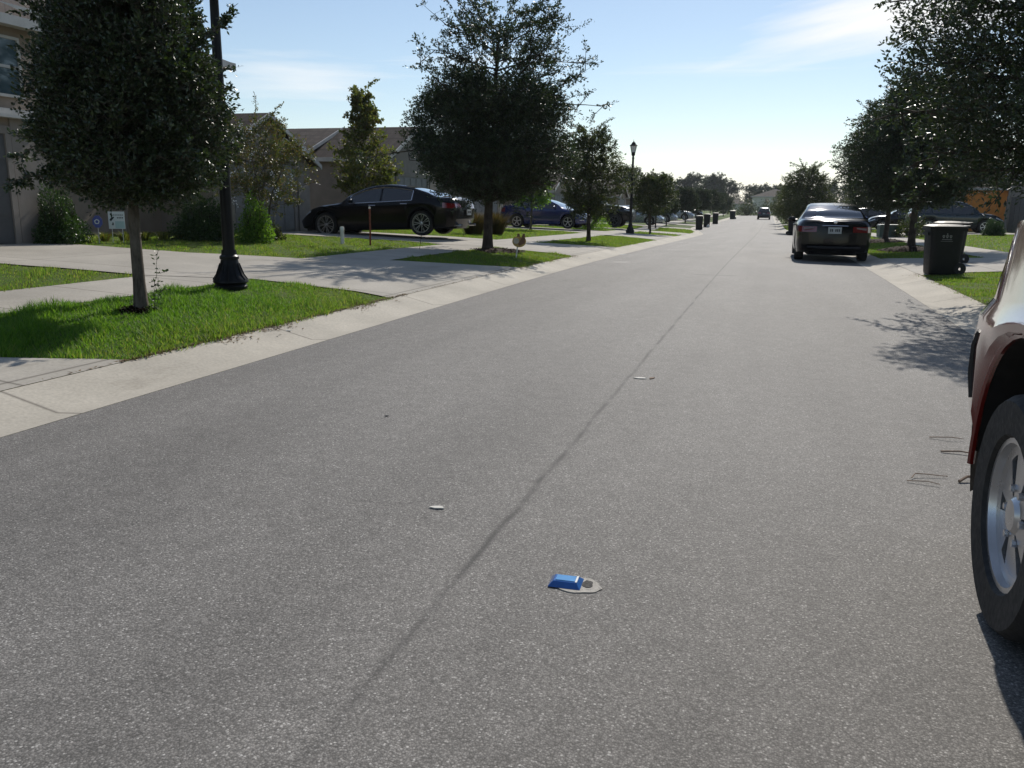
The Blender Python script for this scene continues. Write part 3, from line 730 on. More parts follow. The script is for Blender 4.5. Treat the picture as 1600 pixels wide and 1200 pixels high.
bush('shrub', B2, -12.3, 16.2, 'dark shrub against the shaded wall left of the near lamp post')
B3 = make_bush(79, .36, .36, .86, 4200, .065, 'lime')
bush('shrub', B3, -11.0, 16.3, 'bright lime shrub just right of the near lamp post')
B4 = make_bush(83, .28, .25, .34, 900, .055, 'oak_b')
bush('shrub', B4, -11.35, 17.55, 'knee-high shrub at the foot of the crepe myrtle')
def make_tuft(seed, r, h, n, w, mat):
    global RNG
    RNG = np.random.default_rng(seed)
    a = RNG.uniform(0, 6.28, n); t = RNG.uniform(.1, 1, n); hh = h * RNG.uniform(.6, 1.1, n)
    P = np.stack([np.cos(a) * r * .35 * t, np.sin(a) * r * .35 * t, np.zeros(n)], 1)
    m = P + np.stack([np.cos(a) * r * .3 * t, np.sin(a) * r * .3 * t, hh * .65], 1)
    e = m + np.stack([np.cos(a) * r * .5 * t, np.sin(a) * r * .5 * t, hh * .3], 1)
    S = np.stack([-np.sin(a), np.cos(a), 0 * a], 1) * w
    V = np.stack([P - S, P + S, m - S, m + S, e], 1).reshape(-1, 3); b = (np.arange(n) * 5)[:, None]
    return np_mesh('tuft', V, np.concatenate([b + [0, 1, 3], b + [0, 3, 2], b + [2, 3, 4]], 0), [M[mat]])
tm = make_tuft(91, .85, .8, 900, .010, 'tawny')
for i, (x, y, lb) in enumerate(((-9.9, 27.6, 'tawny ornamental grass clump just right of the black sedan tail'), (-9.5, 28.7, 'tawny ornamental grass clump behind the big wispy tree trunk'))):
    o = link('ornamental_grass', tm, None, (x, y, gzf(x, y))); o.rotation_euler.z = i; tag(o, lb, 'plant', 'tawny grass clumps')
lm = make_tuft(93, .3, .22, 110, .007, 'maple')
for i in range(7):
    x, y = -13.15 + .14 * i, 14.15 + .42 * i
    o = link('border_plant', lm, None, (x, y, gzf(x, y))); o.rotation_euler.z = i * 1.1
    tag(o, 'low strappy green plant in the bed under the wall signs', 'plant', 'strappy plants along the wall bed')
bush('shrub', make_bush(97, .9, .7, 1.25, 2600, .09, 'lime'), -9.0, 42.6, 'bright leafy shrub between the blue car and the pickup')
B5 = make_bush(98, .8, .8, 1.0, 1500, .10, 'oak_b')
bush('shrub', B5, 6.2, 43.5, 'pale flowering shrub behind the green utility box')
for x, y, s in ((-5.2, 178, 3.0), (-10, 182, 3.4), (-1.5, 186, 2.8)):
    bush('hedge_shrub', B5, x, y, 'dark hedge shrub closing the far end of the road', sc=s, group='hedge shrubs at the road end')
bush('shrub', B2, 9.9, 44.6, 'dark shrub by the grey garage corner behind the slate SUV bonnet', sc=.75)
# vine sprout beside trunk one
def make_vine():
    sa, sb, lp, ld = [], [], [], []
    rnd = random.Random(4)
    for q in range(3):
        p = Vector((0, 0, 0))
        for k in range(16 if q == 0 else 8):
            n = p + Vector((rnd.gauss(.002, .012), rnd.gauss(0, .012), .045)); sa.append(tuple(p)); sb.append(tuple(n))
            for w in range(3 if k > 1 else 6): lp.append(tuple(p + Vector((rnd.gauss(0, .02), rnd.gauss(0, .02), 0)))); ld.append((rnd.gauss(0, 1), rnd.gauss(0, 1), .3))
            if k in (5, 9) and q == 0:
                t = p
                for j in range(5):
                    t2 = t + Vector((.03, rnd.gauss(0, .01), rnd.gauss(.0, .01))); sa.append(tuple(t)); sb.append(tuple(t2)); t = t2
                    for w in range(3): lp.append(tuple(t)); ld.append((rnd.gauss(0, 1), rnd.gauss(0, 1), .3))
            p = n
    V1, T1_ = leaf_quads(np.array(lp), np.array(ld), .035, .02); V2, T2_ = seg_tubes(sa, sb, np.full(len(sa), .003), np.full(len(sa), .002))
    return np_mesh('vine', np.concatenate([V1, V2]), np.concatenate([T1_, T2_ + len(V1)]), [M['bush'], M['bark']], np.concatenate([np.zeros(len(T1_), int), np.ones(len(T2_), int)]))
o = link('sapling_sprout', make_vine(), None, (-5.93, 6.98, gzf(-5.93, 6.98))); tag(o, 'thin leafy sprout growing up beside the trunk of the dense oval tree', 'plant')
def mulch(X, Y, r, h, label):
    global RNG
    RNG = np.random.default_rng(int(abs(X * 100)))
    mb = MB(); n = 22
    prof = [(r, -.01), (r * .8, h * .35), (r * .5, h * .75), (r * .2, h), (0.01, h)]
    mb.lathe(prof, n); me_v = [(x * (1 + .15 * math.sin(5 * math.atan2(y, x))), y * (1 + .12 * math.cos(4 * math.atan2(y, x))), z) for x, y, z in mb.v]; mb.v = me_v
    k = 420; a = RNG.uniform(0, 6.28, k); q = r * 1.1 * np.sqrt(RNG.uniform(0, 1, k))
    for i in range(k):
        z = h * max(0, 1 - (q[i] / r) ** 1.3) + .012; c = Vector((q[i] * math.cos(a[i]), q[i] * math.sin(a[i]), z)); t = RNG.uniform(0, 6.28); l = RNG.uniform(.02, .065)
        d = Vector((math.cos(t) * l, math.sin(t) * l, RNG.uniform(-.015, .035))); s = Vector((-math.sin(t), math.cos(t), .3)) * .010
        mb.quad(c - d - s, c + d - s, c + d + s, c - d + s)
    o = mb.build('mulch', M['soil'], None, None, loc=(X, Y, gzf(X, Y))); tag(o, label, 'mulch', kind='stuff')
mulch(-6.40, 19.3, .7, .07, 'brown bark mulch heap round the big wispy tree')
mulch(4.0, 27.5, .85, .16, 'brown bark mulch heap round the broad tree beyond the bin')
mulch(4.3, 36.4, .95, .16, 'mulch heap round the tree beside the utility box')
mulch(-6.13, 6.98, .22, .03, 'scatter of dry mulch round the dense oval tree trunk')

# ------------------------------------------------------------------ street lamps
def make_lamp(X, Y, label):
    r = empty('street_lamp', (X, Y, gzf(X, Y) - .01), 0, label, 'lamp post', 'black lamp posts on the left verge')
    b = MB(); b.lathe([(0, 0), (.20, 0), (.205, .05), (.185, .075), (.215, .10), (.21, .135), (.165, .19), (.135, .26), (.115, .33), (.105, .38), (.118, .39), (.118, .42), (.095, .44), (.09, .5)], 24)
    for k in range(12):
        a = 6.283 * k / 12
        b.tube([(.207 * math.cos(a), .207 * math.sin(a), .13), (.165 * math.cos(a), .165 * math.sin(a), .195), (.118 * math.cos(a), .118 * math.sin(a), .335)], [.012, .01, .006], 5)
    b.build('base', M['lamp_black'], r, 40)
    b = MB(); b.lathe([(.075, .42), (.068, 1.2), (.062, 2.2), (.054, 3.2), (.05, 3.52), (.06, 3.54), (.06, 3.58), (.045, 3.60), (.05, 3.66)], 18)
    b.build('pole', M['lamp_black'], r, 40)
    h = MB(); h.lathe([(.05, 3.66), (.085, 3.70), (.09, 3.78), (.10, 3.80), (.095, 3.83), (0, 3.83)], 18); h.build('lantern_cup', M['lamp_black'], r, 40)
    g = MB(); g.lathe([(.092, 3.83), (.152, 4.12), (.0, 4.121)], 8); g.build('glass', M['lamp_glass'], r, 20)
    c = MB()
    for k in range(8):
        a = 6.283 * k / 8; c.tube([(.096 * math.cos(a), .096 * math.sin(a), 3.83), (.156 * math.cos(a), .156 * math.sin(a), 4.12)], .007, 5)
    c.build('cage', M['lamp_black'], r, 40)
    t = MB(); t.lathe([(0, 4.12), (.185, 4.12), (.185, 4.145), (.12, 4.2), (.085, 4.25), (.09, 4.26), (.05, 4.30), (.02, 4.32), (.024, 4.335), (.008, 4.36), (.006, 4.44), (0, 4.45)], 16)
    t.build('cap', M['lamp_black'], r, 40)
    return r
l1 = make_lamp(-6.52, 9.07, 'near black cast lamp post with fluted base, its head above the picture')
l2 = dup(l1, (-6.62, 41.0, gzf(-6.62, 41.0)), label='far black lamp post with its tapered lantern against the sky')

# ------------------------------------------------------------------ houses
def window(par, x, y0, y1, z0, z1, face='X', sgn=1, mun=True):
    """window on a wall: face X -> wall plane x, spans y"""
    f = MB(); p = MB(); t = .05; d = .04 * sgn
    def bx(m, a0, a1, b0, b1, e0, e1):
        lo, hi = sorted((e0, e1))
        if face == 'X': m.box(x + lo, x + hi, a0, a1, b0, b1)
        else: m.box(a0, a1, x + lo, x + hi, b0, b1)
    bx(f, y0 - t, y1 + t, z1, z1 + t, -d * .5, d); bx(f, y0 - t, y1 + t, z0 - t, z0, -d * .5, d * 1.3)
    bx(f, y0 - t, y0, z0, z1, -d * .5, d); bx(f, y1, y1 + t, z0, z1, -d * .5, d)
    zm = (z0 + z1) / 2
    if mun: bx(f, y0, y1, zm - .025, zm + .025, -d * .4, d * .8)
    fr = f.build('window', M['trim'], par); bx(p, y0, y1, z0, z1, -d * .5, d * .25); p.build('pane', M['pane'], fr)
def garage_door(par, x, y0, y1, z0, z1, sgn=1, mat='garage'):
    g = MB(); n = 4; h = (z1 - z0) / n; m = 5; w = (y1 - y0) / m
    lo, hi = sorted((x - .06 * sgn, x + .012 * sgn)); g.box(lo, hi, y0, y1, z0, z1)
    for i in range(n):
        for j in range(m):
            a, b = sorted((x + .012 * sgn, x + .028 * sgn)); g.box(a, b, y0 + j * w + .06, y0 + (j + 1) * w - .06, z0 + i * h + .05, z0 + (i + 1) * h - .05)
    d = g.build('garage_door', M[mat], par); t = MB(); a, b = sorted((x - .01 * sgn, x + .05 * sgn))
    t.box(a, b, y0 - .12, y0, z0, z1 + .14); t.box(a, b, y1, y1 + .12, z0, z1 + .14); t.box(a, b, y0, y1, z1, z1 + .14)
    t.build('door_frame', M['stucco'], d)
def gable_roof(par, x0, x1, yc, half, ze, zp, ov=.3, th=.06, gable='X', soffit=True, mat='roof'):
    """ridge along X, eaves at y=yc±half; x1 = street gable"""
    r = MB().mat(M[mat]); s = (zp - ze) / half; yo = half + ov; z0 = ze - s * ov
    xa, xb = min(x0, x1), max(x0, x1)
    r.prism([(yc - yo, z0), (yc, zp), (yc + yo, z0), (yc + yo, z0 + th), (yc, zp + th), (yc - yo, z0 + th)], xa, xb, 'YZ')
    ro = r.build('roof', None, par); f = MB()
    for sg in (-1, 1):
        f.box(xa - .01, xb + .01, yc + sg * yo - .02, yc + sg * yo + .02, z0 - .07, z0 + th + .015)
    for X in (x0, x1):
        for sg in (-1, 1):
            a = (yc + sg * (yo + .02), z0 - .06); b = (yc, zp - .04); c = (yc, zp + th + .02); d = (yc + sg * (yo + .02), z0 + th + .012)
            f.prism([a, b, c, d] if sg < 0 else [d, c, b, a], X - .022, X + .022, 'YZ')
    f.build('fascia', M['trim'], ro); return ro
def hip_roof(par, x0, x1, y0, y1, ze, zp, ov=.4, th=.14):
    r = MB().mat(M['roof']); a0, a1, b0, b1 = x0 - ov, x1 + ov, y0 - ov, y1 + ov
    w, l = a1 - a0, b1 - b0; z0 = ze; t = min(w, l) / 2
    if l > w: p, q = ((a0 + a1) / 2, b0 + t, zp), ((a0 + a1) / 2, b1 - t, zp)
    else: p, q = (a0 + t, (b0 + b1) / 2, zp), (a1 - t, (b0 + b1) / 2, zp)
    vs = [(a0, b0, z0), (a1, b0, z0), (a1, b1, z0), (a0, b1, z0), p, q]
    fs = [(0, 1, 4), (1, 2, 5, 4), (2, 3, 5), (3, 0, 4, 5), (3, 2, 1, 0)] if l > w else [(0, 1, 5, 4), (1, 2, 5), (2, 3, 4, 5), (3, 0, 4), (3, 2, 1, 0)]
    r.add(vs, fs); ro = r.build('roof', None, par)
    f = MB(); e = .02
    f.box(a0 - e, a1 + e, b0 - e, b0 + e, z0 - th, z0 + .01); f.box(a0 - e, a1 + e, b1 - e, b1 + e, z0 - th, z0 + .01)
    f.box(a0 - e, a0 + e, b0 + e, b1 - e, z0 - th, z0 + .01); f.box(a1 - e, a1 + e, b0 + e, b1 - e, z0 - th, z0 + .01)
    f.box(a0 + e, a1 - e, b0 + e, b1 - e, z0 - th * .8, z0 - th * .6)
    f.build('fascia', M['trim'], ro); return ro

# two-storey house at the left edge (built in world coordinates under an empty at its base)
def at_base(X, Y, label, cat, name, group=None):
    return empty(name, (X, Y, gzf(X, Y)), 0, label, cat, group)
h = at_base(-13.4, 8., 'tall two-storey taupe house cut by the left picture edge', 'house', 'house')
w = MB(); zb = -.35
w.box(-8, 0, -6, 5.05, zb, 3.86); w.box(-13, -2.1, 5.051, 13.4, zb, 4.52); w.build('wall', M['stucco_warm'], h)
hip_roof(h, -8, 0, -6, 5.05, 3.98, 6.3, .35, .16); hip_roof(h, -13, -2.1, 5.05, 13.4, 4.68, 6.6, .4, .16)
t = MB(); t.box(-.01, .06, -6, 5.07, 2.32, 2.43); t.box(-.3, .2, -6.1, 5.3, 2.26, 2.32); t.build('band', M['trim'], h)
t = MB(); t.box(.0, .035, 4.36, 5.09, -.02, 2.26); t.build('pilaster', M['stucco'], h)
garage_door(h, 0, -.6, 4.22, 0.0, 1.98, 1, 'garage_dark')
window(h, 0, 3.55, 4.7, 2.68, 3.64); window(h, 0, 1., 2.1, 2.68, 3.64)
window(h, -2.1, 6.8, 7.7, 3.0, 4.0)
sk = MB(); sk.box(-1.0, -.55, 4.3, 4.75, 4.55, 4.72); sk.build('skylight', M['sky_pane'], h)

def villa(X, Y, label, group=None, half=2.4, eave=2.1, peak=3.3, depth=9, wide=5.5, mat='stucco', sgn=1, gmat='garage', z=None, name='house', dy=0.):
    """single-storey house: street gable over a garage at the origin, wider gabled body behind; street is on the +x (sgn=1) or -x side"""
    r = empty(name, (X, Y, gzf(X, Y) if z is None else z), 0, label, 'house', group)
    s = sgn; w = MB()
    def xr(a, b): return sorted((s * a, s * b))
    a, b = xr(-3.2, 0); w.box(a, b, -half, half, -.5, eave)
    w.prism([(-half, eave), (half, eave), (0, peak - .02)], a + .001, b - .001, 'YZ')
    a, b = xr(-3.2 - depth, -3.2); w.box(a, b, -wide + dy, wide + dy, -.5, eave + .25)
    w.prism([(-wide + dy, eave + .25), (wide + dy, eave + .25), (dy, eave + .22 + wide * .38)], a + .001, b - .001, 'YZ')
    w.build('wall', M[mat], r)
    gable_roof(r, s * -5.0, s * .3, 0, half, eave, peak)
    gable_roof(r, s * (-3.5 - depth), s * -2.9, dy, wide, eave + .25, eave + .25 + wide * .38, .35)
    garage_door(r, 0, -half + .9, half - .9, 0.0, 1.95, s, gmat)
    p = MB(); a, b = xr(-.0, .05)
    for sg in (-1, 1):
        p = MB(); p.box(a, b, sg * (half - .33) - .32, sg * (half - .33) + .32, -.3, 2.02)
        p.build('pilaster', M['stucco'], r)
    if wide > 3: window(r, s * -3.2, wide * .55 + dy, wide * .55 + 1.1 + dy, .8, 1.9, 'X', s)
    if wide > 3: window(r, -half, *xr(-2.2, -1.3), .9, 1.8, 'Y', -1)
    return r
villa(-13.9, 21.15, 'taupe single-storey house with its street gable above the black sedan bonnet', half=2.4, eave=2.06, peak=3.22, depth=4.0, wide=2.38)
h3 = villa(-13.35, 30.25, 'taupe single-storey house with a wide dark roof behind the young maple', half=2.3, eave=2.62, peak=3.72, depth=10, wide=2.28)
villa(-13.8, 40.0, 'single-storey house behind the big wispy tree and the blue car', half=3.0, eave=2.75, peak=4.35, depth=9, wide=4.6)
v0 = villa(-13.6, 48.5, 'single-storey house with its gable above the dark pickup', half=2.5, eave=2.3, peak=3.4, depth=9, wide=4.4, mat='stucco_warm')
for i, y in enumerate((59.5, 70, 80.5, 92, 103, 115, 128, 141)):
    x = float(cx(y)) - 13.1
    dup(v0, (x, y, gzf(x, y)), label=['single-storey house behind the thin street trees left of the nearest bin', 'single-storey house just beyond the thin street trees on the left', 'brown-roofed house glimpsed above the left bins'][i] if i < 3 else 'low brown-roofed house in the far left row', group=None if i < 3 else 'far low houses on the left')
# right side houses
villa(12.9, 52.3, 'grey house with dark garage behind the slate SUV at the right edge', half=3.4, eave=2.9, peak=4.3, depth=8, wide=4.6, mat='stucco', sgn=-1, gmat='garage_dark')
vo = villa(11.0, 61.2, 'house with bright orange walls seen past the slate SUV bonnet', half=2.7, eave=2.7, peak=3.9, depth=9, wide=2.9, mat='stucco_orange', sgn=-1)
for y in (75, 88, 101, 115, 130):
    x = float(cx(y)) + 13.0
    r = villa(x, y, 'low house in the far right row, hidden behind street trees', 'far low houses on the right', half=2.6, eave=2.4, peak=3.6, depth=8, wide=4.4, mat='stucco_pale', sgn=-1)
# houses at the end of the road
e = empty('house', (-.2, 262, -.55), 0, 'pale two-storey house closing the far end of the road', 'house')
w = MB(); w.box(-6.2, 6.5, 0, 12, -.6, 4.6); w.build('wall', M['stucco_pale'], e); hip_roof(e, -6.2, 6.5, 0, 12, 4.75, 7.0, .4, .2)
window(e, 0, -2.6, -1.4, 2.9, 4.1, 'Y', -1); window(e, 0, 1.5, 2.7, 2.9, 4.1, 'Y', -1); window(e, 0, -4.6, -3.4, .6, 1.8, 'Y', -1); window(e, 0, .5, 2.4, .5, 1.9, 'Y', -1)
e = empty('house', (-12.2, 266, -.55), 0, 'low pale house left of the two-storey house at the road end', 'house')
w = MB(); w.box(-3.5, 5.2, 0, 10, -.6, 2.5); w.build('wall', M['stucco_pale'], e); hip_roof(e, -3.5, 5.2, 0, 10, 2.6, 4.0, .4, .15); window(e, 0, -1.5, -.3, .8, 1.9, 'Y', -1)
e = empty('house', (-19.5, 258, -.55), 0, 'low brown house at the road end, partly behind the left street trees', 'house')
w = MB(); w.box(-4, 4, 0, 10, -.6, 2.8); w.build('wall', M['stucco_warm'], e); hip_roof(e, -4, 4, 0, 10, 2.9, 4.8, .4, .15); window(e, 0, -.6, .7, .8, 1.9, 'Y', -1)

# ------------------------------------------------------------------ vehicles
def smooth_curve(pts, x0, x1, win=.07):
    xs = np.arange(x0 - .4, x1 + .4, .01); px = [p[0] for p in pts]; pz = [p[1] for p in pts]
    y = np.interp(xs, px, pz); k = int(win / .01); ker = np.ones(2 * k + 1) / (2 * k + 1)
    yp = np.pad(y, k, 'edge'); ys = np.convolve(yp, ker, 'valid')
    return lambda x: float(np.interp(x, xs, ys))

def make_wheel(par, x, y, side, Rw, wd, rim_r, style, n, face):
    """tyre is the part, rim its child; side = +1 outward +y"""
    z = Rw
    t = MB(); h = wd / 2
    prof = [(rim_r * .98, -h * .8), (rim_r * 1.04, -h * .95), (Rw * .93, -h), (Rw * .985, -h * .8), (Rw, -h * .5), (Rw, h * .5), (Rw * .985, h * .8), (Rw * .93, h), (rim_r * 1.04, h * .95), (rim_r * .98, h * .8)]
    Mx = Matrix.Translation((x, y, z)); t.lathe(prof, 36, 'Y', Mx, True)
    ty = t.build('wheel', M['rubber'], par, 45)
    r = MB().mat(M['well'] if style != 'steel' else M['alloy_dark']); yo = h * .80 * side
    r.lathe([(0, h * .25 * side), (rim_r * .95, h * .25 * side)], 24, 'Y', Mx)
    r.mat(M[face]); r.lathe([(rim_r * .88, h * .45 * side), (rim_r * .93, yo * 1.06), (rim_r, yo * 1.06), (rim_r, -yo)], 36, 'Y', Mx)
    r.lathe([(0, yo * .98), (rim_r * .13, yo * .97), (rim_r * .19, yo * .85), (rim_r * .19, h * .3 * side)], 16, 'Y', Mx)
    def P(rad, ang, yy): return Mx @ Vector((rad * math.cos(ang), yy, rad * math.sin(ang)))
    def bar(a, w0, w1, da=0., ysc=1.):
        r0, r1 = rim_r * .15, rim_r * .92
        q = []
        for rad, wv, yy in ((r0, w0, yo * .9), (r1, w1, yo * .98 * ysc)):
            for sg in (-1, 1): q.append((rad, a + (da if rad == r1 else 0) + sg * wv / rad, yy))
        o = [P(*c) for c in q]; i = [P(c[0], c[1] + .0, c[2] - .03 * side) for c in q]
        r.add(o + i, [(0, 1, 3, 2), (4, 6, 7, 5), (0, 4, 5, 1), (2, 3, 7, 6), (0, 2, 6, 4), (1, 5, 7, 3)])
    if style == 'double':
        for k in range(n):
            a = 6.283 * k / n
            for sg in (-1, 1): bar(a + sg * .05, rim_r * .022, rim_r * .035, sg * .11)
    elif style == 'five':
        for k in range(n): bar(6.283 * k / n + .3, rim_r * .07, rim_r * .11)
    elif style == 'steel':
        for k in range(n):
            bar(6.283 * k / n + .45, rim_r * .07, rim_r * .33, 0, .80)
        r.lathe([(rim_r * .80, yo * .80), (rim_r * .80, yo * .7), (rim_r * .95, yo * .7), (rim_r * .95, yo * .86), (rim_r * .80, yo * .80)], 36, 'Y', Mx)
        r.lathe([(0, yo * 1.02), (rim_r * .2, yo * 1.0), (rim_r * .26, yo * .86), (rim_r * .26, h * .3 * side)], 18, 'Y', Mx)
        for k in range(6):
            a = 6.283 * k / 6; c = P(rim_r * .36, a, yo * .86)
            r.lathe([(.0, .012 * side), (.011, .012 * side), (.013, 0), (.013, -.03 * side)], 8, 'Y', Matrix.Translation(c))
    rm = r.build('rim', None, ty, 40)
    return ty

def car(name, label, S, loc, rz, cat='car', group=None, wheels=True):
    root = empty(name, loc, rz, label, cat, group)
    x0, x1 = S['tail'], S['nose']; xf, xr, Rw = S['xf'], S['xr'], S['R']; Ra = S.get('Ra', Rw + .055)
    deck = smooth_curve(S['deck'], x0, x1); roofc = smooth_curve(S['roof'], x0, x1, .05); belt = smooth_curve(S['belt'], x0, x1)
    wid = smooth_curve(S['w'], x0, x1, .04); sill = S['sill']; tum = S.get('tum', .55); flare = S.get('flare', 0.)
    rr0, rr1 = S['roof'][0][0], S['roof'][-1][0]
    def roof(x): return max(deck(x), roofc(x)) if rr0 < x < rr1 else deck(x)
    xs = set(np.round(np.arange(x0, x1, .09), 4)) | {x0, x1, x0 + .012, x0 + .035, x0 + .07, x1 - .012, x1 - .035, x1 - .07}
    for c in (xf, xr):
        xs = {x for x in xs if abs(x - c) > Ra + .02 or x in (x0, x1)}
        for k in range(15):
            xs.add(c + Ra * math.cos(math.pi * k / 14))
        xs |= {c + Ra + .004, c - Ra - .004}
    for a in S.get('cuts', []): xs.add(a)
    xs = sorted(xs)
    fr, rk = S.get('frake', []), S.get('rrake', [])
    def low(x):
        z = sill
        for c in (xf, xr):
            if abs(x - c) <= Ra: z = max(z, Rw + math.sqrt(max(0, Ra * Ra - (x - c) ** 2)))
        if x > x1 - .5: z = max(z, sill + S.get('fup', .06) * ((x - x1 + .5) / .5))
        if x < x0 + .6: z = max(z, sill + S.get('rup', .10) * ((x0 + .6 - x) / .6))
        return z
    def section(x):
        w = wid(x); zl = low(x); zb = belt(x); zs = zb - .06; zu = sill - .03; rf = roof(x); dk = deck(x)
        h = max(0, rf - zb); gf = min(1, max(0, (rf - dk)) / .16); gf = gf * gf * (3 - 2 * gf)
        fl = flare * sum(math.exp(-((x - c) / (Ra * .95)) ** 4) for c in (xf, xr))
        y8 = w * (.95 - tum * h); y8 = (1 - gf) * w * S.get('hoodw', .86) + gf * y8; z8 = (1 - gf) * (dk - .035) + gf * (rf - .05)
        y9 = (1 - gf) * w * (S.get('hoodw', .86) - .09) + gf * (y8 - .065); z9 = (1 - gf) * (dk - .016) + gf * (rf - .018)
        p6 = (w * .95, zb if zb < z8 - .005 else z8 - .005)
        p7 = (p6[0] + (y8 - p6[0]) * .88, p6[1] + (z8 - p6[1]) * .88)
        return [(0, zu), (w * .68, zu), (w * .68, max(zl - .0, zu + .001)), (w * .955 + fl, zl), (w * .99 + fl, zl + .30 * (zs - zl)), (w * 1.0 + fl * .6, zl + .78 * (zs - zl)), (w * .99, zs), p6, p7, (y8, z8), (y9, z9), (y9 * .55, (1 - gf) * dk + gf * (rf - .004)), (0, (1 - gf) * (dk + .006) + gf * rf)]
    def rk_off(x, z):
        d = 0.
        if fr and x > x1 - .55:
            t = (x - x1 + .55) / .55; d += t * t * np.interp(z, [q[0] for q in fr], [q[1] for q in fr])
        if rk and x < x0 + .55:
            t = (x0 + .55 - x) / .55; d += t * t * np.interp(z, [q[0] for q in rk], [q[1] for q in rk])
        return float(d)
    NP = 13
    G = [[(x + rk_off(x, z), y, z) for y, z in section(x)] for x in xs]
    parts = {}
    def mb(k):
        if k not in parts: parts[k] = MB()
        return parts[k]
    ws0, ws1 = S['screen']; rs0, rs1 = S['rear']; sides = S['side']; hl = S.get('headl', .0); tl = S.get('taill', .0)
    for i in range(len(xs) - 1):
        xm = (xs[i] + xs[i + 1]) / 2
        for j in range(NP - 1):
            for sg in (1, -1):
                a, b, c, d = G[i][j], G[i + 1][j], G[i + 1][j + 1], G[i][j + 1]
                q = [(p[0], p[1] * sg, p[2]) for p in (a, b, c, d)]
                if sg < 0: q = q[::-1]
                k = 'body'
                if j <= 2: k = 'underside'
                elif j == 7 and any(s0 < xm < s1 for s0, s1 in sides):
                    k = 'side_window%d%d' % ([n for n, (s0, s1) in enumerate(sides) if s0 < xm < s1][0], sg)
                elif j in (10, 11) and ws0 < xm < ws1: k = 'windscreen'
                elif j in (10, 11) and rs0 < xm < rs1: k = 'rear_window'
                elif hl and xm > x1 - hl and j == 6 and G[i][j][2] > .3: k = 'headlight%d' % sg
                elif tl and xm < x0 + tl and j in S.get('tlj', (5, 6)): k = 'taillight%d' % sg
                elif j == 3 and S.get('clad'): k = 'cladding'
                mb(k).quad(*q)
    # ends, closed by a grid bulging a little
    for e, sgx in ((0, -1), (len(xs) - 1, 1)):
        ring = G[e]; fy = [-1, -.82, -.55, -.3, 0, .3, .55, .82, 1]
        bul = S.get('bul', .05)
        for j in range(NP - 1):
            for k in range(len(fy) - 1):
                def pt(jj, f):
                    p = ring[jj]; return (p[0] + sgx * bul * (1 - f * f) * (1 if 1 < jj < 9 else .8), p[1] * f, p[2])
                q = [pt(j, fy[k]), pt(j, fy[k + 1]), pt(j + 1, fy[k + 1]), pt(j + 1, fy[k])]
                if sgx < 0: q = q[::-1]
                kk = 'body'; am = abs(fy[k] + fy[k + 1]) / 2
                if sgx < 0 and tl and j in S.get('tlj', (5, 6)) and am > S.get('tlw', .5): kk = 'taillight%d' % (1 if fy[k] >= 0 else -1)
                if sgx > 0 and hl and j == 6 and am > .5: kk = 'headlight%d' % (1 if fy[k] >= 0 else -1)
                if sgx > 0 and j in (4, 5) and am < .6: kk = 'grille'
                if j <= 3: kk = 'bumper_trim%d' % sgx
                mb(kk).quad(*q)
    mats = {'body': S['paint'], 'underside': 'well', 'windscreen': 'carglass', 'rear_window': 'carglass', 'grille': 'plastic', 'cladding': 'plastic', 'bumper_trim': S.get('lowmat', 'plastic')}
    for k, m in parts.items():
        nm = k.rstrip('-0123456789'); mt = mats.get(nm) or {'side_window': 'carglass', 'headlight': 'clear_lens', 'taillight': 'red_lens'}[nm]
        m.build(nm, M[mt], root, 38)
    if S.get('chrome'):
        for sg in (1, -1):
            t = MB(); s0, s1 = sides[0][0], sides[-1][1]
            X = [x for x in xs if s0 <= x <= s1]
            A = [(x, (section(x)[7][0] + .006) * sg, section(x)[7][1] + .004) for x in X]; B = [(x, (section(x)[8][0] + .004) * sg, section(x)[8][1]) for x in X]
            t.tube(A + B[::-1] + A[:1], .011, 5); t.build('window_trim', M['chrome'], root, 50)
    for sg in (1, -1):
        xm_ = S['mirror']; s_ = section(xm_); y = (s_[7][0] + .10) * sg; z = s_[7][1] + .07
        m = MB(); m.lathe([(0, -.085), (.05, -.075), (.068, -.02), (.062, .05), (.03, .085), (0, .09)], 10, 'Y', Matrix.Translation((xm_, y, z)) @ Matrix.Diagonal((.8, 1.1, 1.0, 1)))
        m.tube([(xm_, s_[7][0] * sg * .97, s_[7][1] + .01), (xm_, y, z - .03)], .02, 6); m.build('mirror', M[S.get('mirmat', S['paint'])], root, 50)
        for hx in S.get('handles', []):
            s_ = section(hx); h_ = MB(); yy = s_[6][0] * sg; h_.tube([(hx - .10, yy, s_[6][1] - .02), (hx - .07, yy + .035 * sg, s_[6][1] - .018), (hx + .07, yy + .035 * sg, s_[6][1] - .014), (hx + .10, yy, s_[6][1] - .014)], .012, 6)
            h_.build('door_handle', M[S.get('hmat', S['paint'])], root, 50)
        if wheels:
            for c in (xf, xr):
                w_ = wid(c); make_wheel(root, c, sg * (w_ * .97 - S['tw'] / 2 + flare * .5 + S.get('wo', 0)), sg, Rw, S['tw'], S['rim'], S['style'], S['n'], S['face'])
    if S.get('plate'):
        px, pz = S['plate']; p = MB().mat(M['plate']); p.box(px - .012, px + .012, -.155, .155, pz - .078, pz + .078)
        p.mat(M['ink'])
        for k in range(6): 
            if k != 3: p.box(px - .016, px - .0121, -.115 + k * .04, -.115 + k * .04 + .026, pz - .03, pz + .035)
        p.build('number_plate', None, root)
    return root, section

